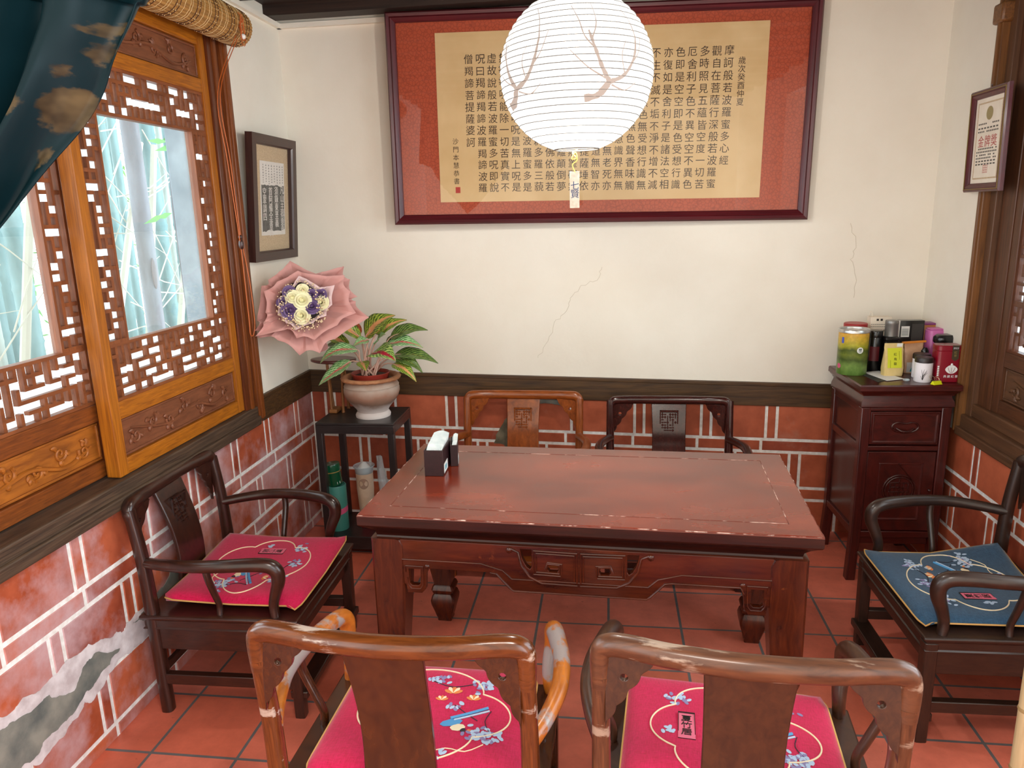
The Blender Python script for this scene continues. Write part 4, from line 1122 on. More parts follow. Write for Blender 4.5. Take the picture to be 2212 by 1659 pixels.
for k in range(15):
    y = -.028-.125*k
    for dy in (0, .021): mb2 = MB(); mb2.sweep([((BR+.0018)*math.cos(2*PI*j/40), y-dy, (BR+.0018)*math.sin(2*PI*j/40)) for j in range(40)], .0013, 5, closed=True); mb2.build('dark_stitch', 'dark_thread_b', bl)
    for j in range(20):
        a = 2*PI*j/20
        for dy in (.004, .017): mb1.blob(((BR+.002)*math.cos(a), y-dy, (BR+.002)*math.sin(a)), .0022, 5, 4)
    for dy in (.052, .066, .098): mb1.sweep([((BR+.0016)*math.cos(2*PI*j/40), y-dy+.0012*(-1)**j, (BR+.0016)*math.sin(2*PI*j/40)) for j in range(40)], .0009, 4, closed=True)
pst = mb1.build('pale_stitching', 'slat_thread', bl); pst['kind'] = 'stuff'
mb = MB()
for k in range(22): mb.box((-.052, -BL_, .022+k*.0072), (-.046+.001*(k % 2), -.03, .028+k*.0072))
mb.build('hanging_slats', 'slat', bl, smooth=False)
MT['pale_batten'] = wood('pale_batten', rgb(150, 112, 60), rgb(190, 150, 92), .5, 6)
mb = MB(); mb.box((-.085, -BL_, .165), (.0, .02, .185)); mb.build('head_batten', 'pale_batten', bl, bevel=.002)
mb = MB(); yc = -.115
for q in range(3):
    P = [(BR*.92+.010+.006*math.sin(k*1.3+q), yc+(q-1)*.010+.014*math.sin(k*PI/5+q), .03-.012*k-.01*q) for k in range(7)]
    mb.sweep(P, .0016, 6, sub=4)
for q in range(4):
    mb.sweep([(BR+.012, yc+.012*math.cos(a)*(1+.2*q), -.005-.02*q+.030*math.sin(a)) for a in [2*PI*k/16 for k in range(16)]], .0014, 5, closed=True)
mb.build('cord_bundle', 'orange_cord', bl)
mb = MB(); mb.blob((BR+.014, yc-.004, -.060), .0105, 12, 8); mb.build('bead', 'white_bead', bl)
pc = thing('pull_cord', 'long thin orange cord hanging from the blind down beside the left window', 'cord', (0, 0, 0))
mb = MB(); cx = .046
Y = lambda z: -.690+.03*(2.45-z)/1.2
top_p = (.100+BR*.75, -.66-.115, 2.44)
PX = lambda u, v, x: tuple(at_x(u, v, x))
mb.sweep([top_p, PX(470, 200, .165), PX(492, 350, .155), PX(520, 530, .150)], .0016, 6, sub=6)
mb.sweep([(top_p[0], top_p[1]+.010, 2.43), PX(476, 200, .165), PX(498, 350, .155), PX(522, 530, .150)], .0016, 6, sub=6)
mb.sweep([PX(520, 530, .150), PX(528, 600, .150), PX(538, 690, .152), PX(541, 722, .154), PX(548, 722, .156), PX(550, 690, .156), PX(538, 600, .152), PX(524, 532, .150)], .0016, 6, sub=6)
mb.build('strand', 'orange_cord', pc)
mb = MB(); kp = at_x(521, 528, .150); mb.blob(kp, .011, 10, 8, sz=2.0); mb.blob(kp+Vector((0, 0, .03)), .009, 10, 8); mb.build('knot', 'darkframe', pc)

def mk_satin():
    m, t, b = new_mat('teal_satin')
    v = t.nodes.new('ShaderNodeTexVoronoi'); v.inputs['Scale'].default_value = 6.0; v.inputs['Randomness'].default_value = .8
    tc = t.nodes.new('ShaderNodeTexCoord'); mp = t.nodes.new('ShaderNodeMapping'); t.links.new(tc.outputs['UV'], mp.inputs[0]); t.links.new(mp.outputs[0], v.inputs['Vector'])
    n = noise_node(t, 16, 4, 'UV')
    s = t.nodes.new('ShaderNodeMath'); s.operation = 'MULTIPLY_ADD'; s.inputs[1].default_value = .55; t.links.new(n, s.inputs[0]); t.links.new(v.outputs['Distance'], s.inputs[2])
    f = ramp(t, s.outputs[0], [(.66, W1), (.72, B0)])
    n2 = noise_node(t, 7, 3, 'UV'); gold = ramp(t, n2, [(.35, rgb(26, 20, 14)), (.65, rgb(92, 76, 52))])
    t.links.new(mixc(t, f, rgb(7, 30, 35), gold), b.inputs['Base Color'])
    b.inputs['Roughness'].default_value = .42; b.inputs['Sheen Weight'].default_value = 0; b.inputs['Specular IOR Level'].default_value = .15
    return m
MT['satin'] = mk_satin()
cur = tag(empty('curtain'), 'dark teal satin curtain with gold flowers swept aside at the upper left', 'curtain')
EDGE = [at_y(u, v, -2.74) for u, v in ((300, -120), (268, 0), (245, 70), (215, 135), (190, 190), (152, 265), (102, 345), (55, 420), (0, 490), (-70, 565))]
EDGE = [Vector((EDGE[0].x+.10, -2.74, 2.62))]+EDGE
Q, _ = smooth_path(EDGE, [1]*len(EDGE), 6)
nu, nv = 70, len(Q)-1
mb = MB(); ids = []
tie = Q[-1]
for i in range(nu+1):
    f = i/nu; row = []
    for j, q in enumerate(Q):
        g = j/nv
        wd = .62*(1-g)**.8+.20
        x = q.x-f*wd; z = q.z+f*(.30*g*(1-.2*g)); y = q.y+.045*math.sin(f*2*PI*6.0+.5*math.sin(3*g))*(1-.45*g)+.014*math.sin(f*61+4*g)-.03*f
        if i < 3: y += .008*math.sin(g*14)
        row.append(mb.av((x, y, z)))
    ids.append(row)
for i in range(nu):
    for j in range(nv): mb.af((ids[i][j], ids[i+1][j], ids[i+1][j+1], ids[i][j+1]))
co = mb.build('curtain_cloth', 'satin', cur, angle=180)
uvl = co.data.uv_layers.new(name='UVMap')
inv = {}
for i in range(nu+1):
    for j in range(nv+1): inv[ids[i][j]] = (i/nu*1.25, 1-j/nv*1.1)
for lp in co.data.loops: uvl.data[lp.index].uv = inv[lp.vertex_index]
sm = co.modifiers.new('cloth', 'SOLIDIFY'); sm.thickness = .002
mb = MB(); mb.sweep([(.0, -2.74, 2.655), (XR, -2.74, 2.655)], .012, 10); mb.build('rod', 'darkwood', cur)

# ================================================================ PLANT STAND IN THE CORNER
MT['blackwood'] = wood('black_stand_wood', rgb(22, 18, 18), rgb(44, 38, 38), .35, 6, coat=.2, bumpy=.04)
STZ = .71
st = thing('plant_stand', 'black square plant stand with low shelf in the left back corner', 'plant stand', (.205, -.462, 0), (0, 0, .0))
SW, SD = .402, .33
mb = MB(); mb.box((0, 0, STZ-.012), (SW, SD, STZ)); mb.build('top', 'blackwood', st, bevel=.003)
for lo, hi in (((0, 0), (SW, .03)), ((0, SD-.03), (SW, SD)), ((0, .03), (.03, SD-.03)), ((SW-.03, .03), (SW, SD-.03))):
    mb = MB(); mb.box((lo[0], lo[1], STZ-.055), (hi[0], hi[1], STZ-.012)); mb.build('rail', 'blackwood', st, bevel=.002)
for x in (0, SW-.032):
    for y in (0, SD-.032): mb = MB(); mb.box((x, y, 0), (x+.032, y+.032, STZ-.05)); mb.build('leg', 'blackwood', st, bevel=.002)
mb = MB(); mb.box((.004, .004, .03), (SW-.004, SD-.004, .10)); mb.build('shelf', 'blackwood', st, bevel=.003)

# ---- terracotta pot with a variegated plant
def mk_pot():
    m, t, b = new_mat('chalky_terracotta')
    tc = t.nodes.new('ShaderNodeTexCoord'); s = t.nodes.new('ShaderNodeSeparateXYZ'); t.links.new(tc.outputs['Object'], s.inputs[0])
    n = noise_node(t, 7, 6, 'Object'); a = t.nodes.new('ShaderNodeMath'); a.operation = 'MULTIPLY_ADD'; a.inputs[1].default_value = .09
    t.links.new(n, a.inputs[0]); t.links.new(s.outputs[2], a.inputs[2])
    mr_ = t.nodes.new('ShaderNodeMapRange'); mr_.inputs[1].default_value = .045; mr_.inputs[2].default_value = .245; t.links.new(a.outputs[0], mr_.inputs[0])
    t.links.new(ramp(t, mr_.outputs[0], [(.0, rgb(216, 206, 202)), (.30, rgb(186, 174, 168)), (.42, rgb(124, 100, 84)), (.60, rgb(158, 118, 98)), (.80, rgb(176, 158, 144)), (1, rgb(150, 106, 78))]), b.inputs['Base Color'])
    b.inputs['Roughness'].default_value = .8; bump(t, b, n, .2, .004); return m
MT['pot'] = mk_pot(); MT['pot_rim'] = speckle('terracotta_rim', rgb(150, 96, 62), rgb(184, 128, 88), 18, .8); MT['soil'] = speckle('soil', rgb(40, 26, 18), rgb(70, 48, 32), 60, .95, bmp=.5)
MT['liner'] = plain('red_brown_plastic', rgb(142, 46, 34), .4)
pc0 = at_z(807, 897, STZ)
pot = thing('potted_plant', 'variegated green and pink leafy plant in chalky terracotta pot on the black stand', 'potted plant', (pc0.x, pc0.y, STZ))
mb = MB(); mb.lathe([(.070, 0), (.088, .0), (.090, .010), (.085, .020), (.078, .028), (.084, .042), (.112, .075), (.134, .105), (.142, .130), (.141, .150), (.137, .158), (.140, .163), (.136, .170), (.128, .186), (.122, .192), (.112, .188), (.108, .15)], 40, cap=True)
potm = mb.build('pot', 'pot', pot, angle=60)
mb = MB(); rows = []
for rr, z, am in ((.122, .190, 0), (.138, .192, .2), (.149, .196, 1), (.151, .203, 1), (.147, .210, .4), (.132, .212, 0), (.118, .206, 0), (.114, .190, 0)):
    rows.append([((rr+.003*am*math.sin(j*2*PI/96*24))*math.cos(2*PI*j/96), (rr+.003*am*math.sin(j*2*PI/96*24))*math.sin(2*PI*j/96), z+.004*am*math.sin(j*2*PI/96*24)*(1 if z < .2 else .3)) for j in range(96)])
mb.loft(rows, cap=False, closed=True); mb.build('rim', 'pot_rim', potm, angle=80)
mb = MB(); mb.lathe([(.082, .16), (.092, .218), (.096, .219), (.098, .228), (.094, .229), (.089, .222), (.086, .205), (.01, .205)], 36); mb.build('inner_pot', 'liner', pot, angle=40)
mb = MB(); mb.lathe([(.086, .200), (.085, .212), (.04, .216), (.002, .217)], 24); mb.build('soil', 'soil', pot)
def mk_leaf(name, g1, g2, pink, pk):
    m, t, b = new_mat(name)
    uv = t.nodes.new('ShaderNodeUVMap'); s = t.nodes.new('ShaderNodeSeparateXYZ'); t.links.new(uv.outputs[0], s.inputs[0])
    ab = t.nodes.new('ShaderNodeMath'); ab.operation = 'ABSOLUTE'; t.links.new(s.outputs[0], ab.inputs[0])
    wv = t.nodes.new('ShaderNodeMath'); wv.operation = 'MULTIPLY_ADD'; wv.inputs[1].default_value = -.35; t.links.new(ab.outputs[0], wv.inputs[0]); t.links.new(s.outputs[1], wv.inputs[2])
    sn = t.nodes.new('ShaderNodeMath'); sn.operation = 'MULTIPLY'; sn.inputs[1].default_value = 58; t.links.new(wv.outputs[0], sn.inputs[0])
    si = t.nodes.new('ShaderNodeMath'); si.operation = 'SINE'; t.links.new(sn.outputs[0], si.inputs[0])
    n = noise_node(t, 5, 4, 'UV'); n2 = noise_node(t, 11, 4, 'UV')
    e = t.nodes.new('ShaderNodeMath'); e.operation = 'MULTIPLY_ADD'; e.inputs[1].default_value = .12; t.links.new(si.outputs[0], e.inputs[0]); t.links.new(n2, e.inputs[2])
    green = ramp(t, e.outputs[0], [(.42, g1), (.60, g2)])
    c = t.nodes.new('ShaderNodeMath'); c.operation = 'MULTIPLY_ADD'; c.inputs[1].default_value = .55; t.links.new(n, c.inputs[0]); t.links.new(ab.outputs[0], c.inputs[2])
    f = ramp(t, c.outputs[0], [(pk, W1), (pk+.16, B0)])
    t.links.new(mixc(t, f, green, pink), b.inputs['Base Color']); b.inputs['Roughness'].default_value = .35
    b.inputs['Subsurface Weight'].default_value = 0
    return m
MT['leaf_yellow'] = mk_leaf('leaf_yellow_green', rgb(58, 92, 24), rgb(168, 184, 72), rgb(224, 158, 104), .44)
MT['leaf_pale'] = mk_leaf('leaf_pale_green', rgb(66, 128, 60), rgb(184, 216, 160), rgb(214, 90, 96), .30)
MT['leaf_red'] = mk_leaf('leaf_red_centre', rgb(62, 106, 34), rgb(176, 194, 110), rgb(170, 24, 52), .42)
MT['leaf_dark'] = mk_leaf('leaf_dark_green', rgb(34, 66, 26), rgb(128, 152, 74), rgb(150, 120, 60), .18)
MT['leaf_orange'] = mk_leaf('leaf_orange_back', rgb(124, 62, 36), rgb(190, 96, 60), rgb(206, 90, 60), .5)
MT['stem_pink'] = plain('pinkish_stem', rgb(208, 168, 150), .5)
LV = [  # base px, tip px (in the 640,640 crop scaled 5.184), depth offset of tip, width, droop, material
 ((725,470),(270,190),-.03,.060,.025,'leaf_yellow'), ((600,560),(150,380),.02,.052,.030,'leaf_yellow'), ((690,600),(265,755),-.10,.058,.065,'leaf_pale'),
 ((620,725),(250,1000),-.06,.058,.020,'leaf_pale'), ((775,460),(1110,212),.06,.090,.050,'leaf_yellow'), ((900,430),(1240,265),.09,.055,.035,'leaf_yellow'),
 ((1045,470),(1475,380),.05,.062,.045,'leaf_dark'), ((1010,540),(1420,578),-.02,.062,.045,'leaf_pale'), ((1095,655),(1590,752),.0,.060,.045,'leaf_dark'),
 ((1090,690),(1415,858),-.04,.052,.045,'leaf_dark'), ((1080,755),(1345,958),-.09,.050,.040,'leaf_yellow'), ((845,640),(1115,725),-.13,.100,.045,'leaf_red'),
 ((810,490),(640,560),-.08,.040,.02,'leaf_pale'), ((730,730),(780,835),-.09,.045,.012,'leaf_yellow'), ((720,430),(520,265),.08,.045,.02,'leaf_orange'),
 ((880,420),(1035,265),.08,.050,.02,'leaf_yellow'), ((600,590),(320,560),.05,.050,.03,'leaf_dark'), ((890,520),(1000,425),-.06,.055,.015,'leaf_pale'),
 ((1000,570),(1260,470),.06,.055,.03,'leaf_dark')]
def crop(p): return 640+p[0]/5.184, 640+p[1]/5.184
potc = Vector((pc0.x, pc0.y, STZ+.212))
rr_ = random.Random(9)
for bp, tp, dy, wd, dr, mt in LV:
    b = at_y(*crop(bp), pc0.y+dy*.35); tip = at_y(*crop(tp), pc0.y+dy)
    axis = tip-b; L = axis.length; ax = axis.normalized()
    toc = (CAM-b).normalized(); nrm = (Vector((0, 0, 1))*.75+toc*.55); nrm -= ax*nrm.dot(ax); nrm.normalize(); side = ax.cross(nrm)
    mb = MB(); uvs = []; NU, NV = 6, 14; ids = []
    for j in range(NV+1):
        f = j/NV; wv = wd*.80*(math.sin(PI*f**.72)**.9)*(1-.35*f)+.0015
        cen = b+ax*(L*f)+nrm*(dr*4*f*(1-f)*.8)+Vector((0, 0, -dr*.35))*(f**2)*0
        row = []
        for i in range(NU+1):
            u = -1+2*i/NU; wave = .05*wv*math.sin(f*17+u*2)
            row.append(mb.av(cen+side*(u*wv)-pot.location+nrm*(-.22*wv*(1-abs(u))*1.0+.10*wv*abs(u)+wave))); uvs.append((u, f))
        ids.append(row)
    for j in range(NV):
        for i in range(NU): mb.af((ids[j][i], ids[j][i+1], ids[j+1][i+1], ids[j+1][i]))
    lo = mb.build('leaf', mt, pot, angle=180)
    ul = lo.data.uv_layers.new(name='UVMap')
    for lp in lo.data.loops: ul.data[lp.index].uv = uvs[lp.vertex_index]
    so = lo.modifiers.new('thick', 'SOLIDIFY'); so.thickness = .0008
    root = potc+Vector((rr_.uniform(-.045, .045), rr_.uniform(-.045, .045), 0)); mid = root.lerp(b, .55)+Vector((0, 0, .02))
    mb = MB(); mb.sweep([root-pot.location, mid-pot.location, b-pot.location, b+ax*L*.25+nrm*dr*.4-pot.location], [.0045, .004, .003, .0015], 7, sub=4); mb.build('stem', 'stem_pink', pot)

# ---- bouquet on a little wooden rack
MT['rackwood'] = wood('rack_wood', rgb(120, 72, 34), rgb(166, 110, 60), .45, 6); MT['rack_top'] = wood('rack_top_wood', rgb(66, 18, 16), rgb(98, 34, 28), .3, 6, coat=.3)
rc = thing('flower_rack', 'small wooden rack with dark red top, under the bouquet behind the pot', 'rack', (.285, -.235, STZ))
TZ = .285
mb = MB(); P = [(-.045+.115*math.cos(a)*(1+.06*math.cos(2*a)), .075*math.sin(a)) for a in [2*PI*k/40 for k in range(40)]]
mb.loft([[(x*.9, y*.9, TZ-.018) for x, y in P], [(x, y, TZ-.012) for x, y in P], [(x, y, TZ-.003) for x, y in P], [(x*.97, y*.97, TZ) for x, y in P]]); mb.build('top', 'rack_top', rc)
for x, y, fx_, fy_ in ((-.070, -.03, -.062, -.035), (-.088, .012, -.070, .012), (.005, -.02, -.005, -.02), (-.01, .045, -.005, .06)):
    mb = MB(); mb.sweep([(x, y, TZ-.014), ((x+fx_)/2, (y+fy_)/2, TZ*.5), (fx_, fy_, .022), (fx_, fy_, 0)], [.0075, .007, .0075, .010], 9, sub=3); mb.build('leg', 'rackwood', rc)
mb = MB(); mb.box((-.076, -.05, .0), (-.03, .03, .022)); mb.build('foot', 'rackwood', rc, bevel=.006)

MT['wrap'] = plain('dusty_pink_wrap', rgb(206, 150, 142), .75, sheen=.2); MT['tissue'] = plain('pale_pink_tissue', rgb(226, 196, 194), .7)
MT['rose_cream'] = plain('cream_rose', rgb(240, 234, 190), .6); MT['rose_purple'] = plain('purple_rose', rgb(104, 78, 122), .6); MT['gyps'] = plain('gypsophila', rgb(232, 206, 166), .7); MT['foliage_dark'] = plain('dark_filler', rgb(40, 34, 30), .8)
bc = at_y(652, 655, -.60)
axis = (CAM-bc).normalized(); axis = (axis+Vector((-.02, 0, .10))).normalized()
bx_ = Vector((0, 0, 1)).cross(axis).normalized(); by_ = axis.cross(bx_)
bq = thing('bouquet', 'bouquet of cream and purple roses wrapped in dusty pink paper, in the corner', 'bouquet')
bq.matrix_world = frame_mat(bc, bx_, by_, axis)
# local: x right in the picture, y up, z to the viewer. each sheet is a fan with pointed corners and creases
def wrap_sheet(tips, r0, z0, z1, mat, name, seed, ctr=(0, 0)):
    """tips: (angle deg, radius) in order round; a flared, creased collar"""
    r = random.Random(seed); N = len(tips)*6; rim = []
    for k in range(len(tips)):
        (a0, q0), (a1, q1) = tips[k], tips[(k+1) % len(tips)]
        if a1 <= a0: a1 += 360
        for s in range(6):
            f = s/6; dip = 1-.10*math.sin(PI*f)
            rim.append((math.radians(a0+(a1-a0)*f), (q0+(q1-q0)*f)*dip))
    rows = []; M_ = 6
    kn = [r.uniform(-1, 1) for _ in tips]; ph = []
    for k in range(len(tips)):
        for s in range(6): f = s/6; ph.append(kn[k]*(1-f)+kn[(k+1) % len(tips)]*f+(1.5*abs(2*f-1)-.75)*1.1)
    for j in range(M_+1):
        f = j/M_; row = []
        for k, (a, q) in enumerate(rim):
            rad = r0+(q-r0)*f; zz = z0+(z1-z0)*(f**.8)+.016*ph[k]*math.sin(PI*min(1, f*1.1))+.010*ph[(k*7+3) % len(rim)]*f
            sw = .05*ph[(k*5+1) % len(rim)]*f*(1-f)*2
            row.append(Vector((ctr[0]*f+rad*math.cos(a+sw), ctr[1]*f+rad*math.sin(a+sw), zz)))
        rows.append(row)
    mb = MB(); ids = [mb.ring(row) for row in rows]
    for a, b in zip(ids, ids[1:]): mb.bridge(a, b)
    o = mb.build(name, mat, bq, angle=22)
    s_ = o.modifiers.new('thick', 'SOLIDIFY'); s_.thickness = .0012; return o
PXS = 1.0/6.92/1585.6*(bc-CAM).dot(FWD)      # one zoomed pixel of the crop, in metres at the bouquet
def tp(*pts): 
    out = []
    for u, v in pts:
        dx, dy = (u-760)*PXS, (640-v)*PXS; out.append((math.degrees(math.atan2(dy, dx)) % 360, math.hypot(dx, dy)))
    return sorted(out)
wrap_sheet(tp((1430, 90), (1000, 190), (640, -20), (300, 250), (200, 330), (90, 850), (40, 1000), (80, 1110), (360, 1160), (660, 1410), (960, 1400), (1200, 1200), (1740, 900), (1560, 640), (1590, 570), (1500, 300)), .05, -.16, -.04, 'wrap', 'wrapping_paper', 3)
wrap_sheet(tp((1420, 250), (1060, 230), (740, 150), (430, 300), (230, 430), (230, 750), (180, 900), (60, 1090), (520, 1010), (640, 1160), (900, 1200), (1250, 1000), (1540, 830), (1480, 500)), .045, -.14, .0, 'wrap', 'wrapping_paper', 5)
wrap_sheet(tp((1260, 400), (1040, 420), (750, 230), (620, 420), (430, 560), (400, 800), (510, 930), (630, 1040), (900, 950), (1100, 850), (1200, 690)), .03, -.10, .020, 'tissue', 'tissue_paper', 8)
mb = MB(); mb.sweep([(.0, -.0, -.10), (.03, -.09, -.18), (.06, -.16, -.175), (.062, -.2, -.15)], [.075, .05, .035, .04], 14, sub=4); mb.build('wrapped_stem', 'wrap', bq)
mb = MB(); mb.blob((-.0, .0, -.03), .105, 16, 10, sz=.55); mb.build('filler', 'foliage_dark', bq)
def rose_mesh(R):
    mb = MB()
    for ring_, (n, rad, ht, op) in enumerate(((3, .28, .62, .1), (4, .55, .60, .28), (5, .85, .50, .55), (6, 1.05, .32, .95))):
        for k in range(n):
            a0 = 2*PI*(k+.37*ring_)/n; w_ = 2*PI/n*.72
            def fn(u, v, a0=a0, w_=w_, rad=rad, ht=ht, op=op):
                a = a0+(u-.5)*2*w_; rr = rad*(.45+.55*v**.8)+op*.25*v**4; z = ht*(v**.75)*(1-.28*(2*u-1)**2)-op*.12*v**5-.1*ring_
                return (R*rr*math.cos(a), R*rr*math.sin(a), R*z)
            mb.grid(fn, 6, 4)
    mb.blob((0, 0, R*.15), R*.22, 8, 6); return mb
rose_cache = {}
def rose(u, v, R, mat):
    dx, dy = (u-760)*PXS, (640-v)*PXS; q = math.hypot(dx, dy)/.105; z = .052*(1-min(1, q*q)*.75)
    key = mat
    if key not in rose_cache: rose_cache[key] = rose_mesh(.030).build('rose', mat, bq, angle=60); o = rose_cache[key]
    else: o = rose_cache[key].copy(); COL.objects.link(o)
    o.parent = bq; o.location = (dx, dy, z-.012); s = R/.030; o.scale = (s, s, s)
    o.rotation_euler = (-dy*3.2, dx*3.2, u*.1)
for u, v, R in ((770, 610, .034), (640, 560, .028), (790, 460, .024), (740, 830, .033), (1035, 645, .030)): rose(u, v, R, 'rose_cream')
for u, v, R in ((600, 480, .026), (490, 620, .024), (590, 745, .034), (900, 705, .029), (905, 530, .022), (1030, 535, .026)): rose(u, v, R, 'rose_purple')
mb = MB(); r = random.Random(21)
for _ in range(240):
    a = r.uniform(0, 2*PI); q = math.sqrt(r.uniform(.3, 1))*.118
    if q*math.sin(a) > .05 and r.random() < .5: continue
    dx, dy = q*math.cos(a)-.0, q*math.sin(a)-.012; mb.blob((dx, dy, .045-2.6*q*q+r.uniform(-.006, .014)), r.uniform(.003, .0052), 5, 4)
gy = mb.build('filler_flowers', 'gyps', bq); gy['kind'] = 'stuff'

# ---- things on the stand's shelf
SHZ = .1005
MT['teal_enamel'] = plain('teal_enamel', rgb(66, 134, 122), .35); MT['green_enamel'] = plain('green_enamel', rgb(10, 78, 50), .22, coat=.4)
MT['pink_tape'] = plain('pink_tape', rgb(204, 84, 122), .5); MT['white_label'] = plain('white_label', rgb(232, 232, 228), .6)
c = at_z(734, 1140, SHZ)
fk = thing('tea_canister', 'tall teal cylinder canister with pink tape on the low black shelf', 'canister', (c.x, c.y, SHZ))
mb = MB(); mb.lathe([(.0495, 0), (.051, .004), (.051, .242), (.049, .246), (.044, .246), (.044, .238), (.002, .238)], 32); mb.build('body', 'teal_enamel', fk, angle=40)
mb = MB()
rows = [[(.0516*math.cos(a+base), .0516*math.sin(a+base), z+.010*math.sin(a+base+.9)) for a in [PI*k/24 for k in range(-14, 15)] for base in (math.atan2(CAM.y-c.y, CAM.x-c.x),)] for z in (.092, .122)]
ids = [mb.ring(q) for q in rows]
for k in range(len(rows[0])-1): mb.af((ids[0][k], ids[0][k+1], ids[1][k+1], ids[1][k]))
mb.build('tape', 'pink_tape', fk)
gk = thing('green_tin', 'dark green round tin tilted on top of the teal canister', 'tin', (c.x-.006, c.y+.002, SHZ+.2385), (.0, -.10, .0))
mb = MB(); mb.lathe([(.040, .006), (.0415, .010), (.0415, .075), (.0425, .078), (.0425, .118), (.041, .122), (.002, .123)], 32); mb.build('body', 'green_enamel', gk, angle=35)
mb = MB(); mb.lathe([(.0428, .0785), (.0434, .081), (.0428, .0835)], 32); mb.build('seam_ring', 'gold', gk)
mb = MB(); a0 = math.atan2(CAM.y-c.y, CAM.x-c.x)+.55
mb.af([mb.av((.0419*math.cos(a0+d), .0419*math.sin(a0+d), z)) for d, z in ((-.22, .016), (.22, .016), (.22, .028), (-.22, .028))]); mb.build('sticker', 'white_label', gk)
c = at_z(786, 1122, SHZ)
MT['beige_card'] = speckle('beige_paper', rgb(206, 176, 146), rgb(226, 202, 176), 12, .8); MT['brown_print'] = plain('brown_print', rgb(166, 132, 112), .8)
cu_ = thing('plastic_cups', 'stack of clear plastic cups with beige sleeve beside the teal canister', 'cups', (c.x+.012, c.y+.03, SHZ))
mb = MB(); mb.lathe([(.036, 0), (.046, .17), (.0465, .262), (.046, .262), (.0445, .17), (.034, .004)], 32, cap=False); mb.build('sleeve', 'beige_card', cu_, angle=60)
mb = MB(); mb.lathe([(.0475, .262), (.0505, .296), (.057, .297), (.058, .301), (.0565, .303), (.050, .301), (.046, .262)], 32, cap=False); mb.build('rim', 'plastic_clear', cu_, angle=60)
mb = MB(); mb.lathe([(.03, .262), (.034, .29), (.012, .318), (.002, .322)], 14); mb.build('napkin', 'white_label', cu_)
mb = MB(); a0 = math.atan2(CAM.y-c.y, CAM.x-c.x)-.2
cc = mb.av((.0470*math.cos(a0), .0470*math.sin(a0), .21)); R1 = [mb.av(((.0466+.0004)*math.cos(a0+.58*math.cos(q)), .0470*math.sin(a0+.58*math.cos(q)), .21+.030*math.sin(q))) for q in [2*PI*k/20 for k in range(20)]]
for k in range(20): mb.af((cc, R1[k], R1[(k+1) % 20]))
mb.build('round_print', 'brown_print', cu_)
pb = thing('plastic_bag', 'crumpled clear plastic bag standing behind the plastic cups', 'bag', (c.x+.105, c.y+.105, SHZ))
mb = MB(); r = random.Random(4)
rows = [[((.045*(1-f*.75)+r.uniform(-.006, .006))*math.cos(2*PI*k/14)-.03*f, (.030*(1-f*.6)+r.uniform(-.005, .005))*math.sin(2*PI*k/14), .33*f) for k in range(14)] for f in (0, .2, .4, .6, .8, .92, 1)]
mb.loft(rows); mb.build('film', 'plastic_clear', pb, angle=25)
MT['red_plastic'] = plain('red_plastic', rgb(186, 20, 34), .4)
c = at_z(783, 1140, SHZ)
rt = thing('red_box', 'small bright red box on the low shelf, half hidden by the table corner', 'box', (c.x+.025, c.y+.02, SHZ))
mb = MB(); mb.box((-.03, -.02, 0), (.03, .02, .05)); mb.build('body', 'red_plastic', rt, bevel=.004)
mb = MB(); mb.box((-.031, -.021, .05), (.031, .021, .066)); mb.build('lid', 'red_plastic', rt, bevel=.004)

# ================================================================ ON THE TABLE
MT['napkin_box'] = wood('dark_box_lacquer', rgb(34, 14, 18), rgb(50, 22, 26), .38, 6, coat=.1, bumpy=.02); MT['napkin'] = speckle('paper_napkins', rgb(222, 232, 230), rgb(244, 248, 246), 30, .9)
MT['teal_print'] = plain('teal_print', rgb(120, 176, 190), .6)
def napkin_box(label, u0, v0, u1, v1, ln, h, nap):
    a, b = at_z(u0, v0, .76), at_z(u1, v1, .76); w_ = (b-a).length; ang = math.atan2(b.y-a.y, b.x-a.x)
    t = thing('napkin_holder', label, 'napkin holder', (a.x, a.y, .7607), (0, 0, ang*.5-.03)); e = .004
    for lo, hi in (((0, 0, 0), (w_, e, h)), ((0, ln-e, 0), (w_, ln, h)), ((0, e, 0), (e, ln-e, h)), ((w_-e, e, 0), (w_, ln-e, h))):
        mb = MB(); mb.box(lo, hi); mb.build('side', 'napkin_box', t, bevel=.001)
    mb = MB(); mb.box((e, e, 0), (w_-e, ln-e, e)); mb.build('base', 'napkin_box', t)
    mb = MB(); n = 22 if nap > .02 else 8; r = random.Random(3)
    for k in range(n):
        x = e+.003+(w_-2*e-.006)*k/(n-1); x = max(e+.001, min(w_-e-.003, x)); t0 = nap*(.75+.25*math.sin(PI*(k+.6)/(n+.2)))
        mb.loft([[(x, .012, e), (x+.0016, .012, e), (x+.0016, ln*.92, e), (x, ln*.92, e)], [(x, .012, h*.95), (x+.0016, .012, h*.95), (x+.0016, ln*.92, h), (x, ln*.92, h)], [(x+.004, .03, h+t0*.5), (x+.006, .03, h+t0*.5), (x+.008, ln*.86, h+t0), (x+.006, ln*.86, h+t0)]])
    o = mb.build('napkins', 'napkin', t, smooth=False)
    mb = MB(); mb.box((w_, ln*.10, h*.06), (w_+.0008, ln*.52, h*.42)); lb = mb.build('sticker', 'white_label', t, smooth=False)
    mb = MB(); mb.box((w_+.0006, ln*.18, h*.14), (w_+.0012, ln*.40, h*.32)); mb.build('sticker_print', 'teal_print', lb, smooth=False)
    return t
napkin_box('larger dark napkin holder full of white napkins, on the left of the table', 918, 1029, 959, 1028, .165, .100, .035)
napkin_box('small dark napkin holder touching the right side of the larger one', 974, 1008, 990, 1006, .110, .085, .020)

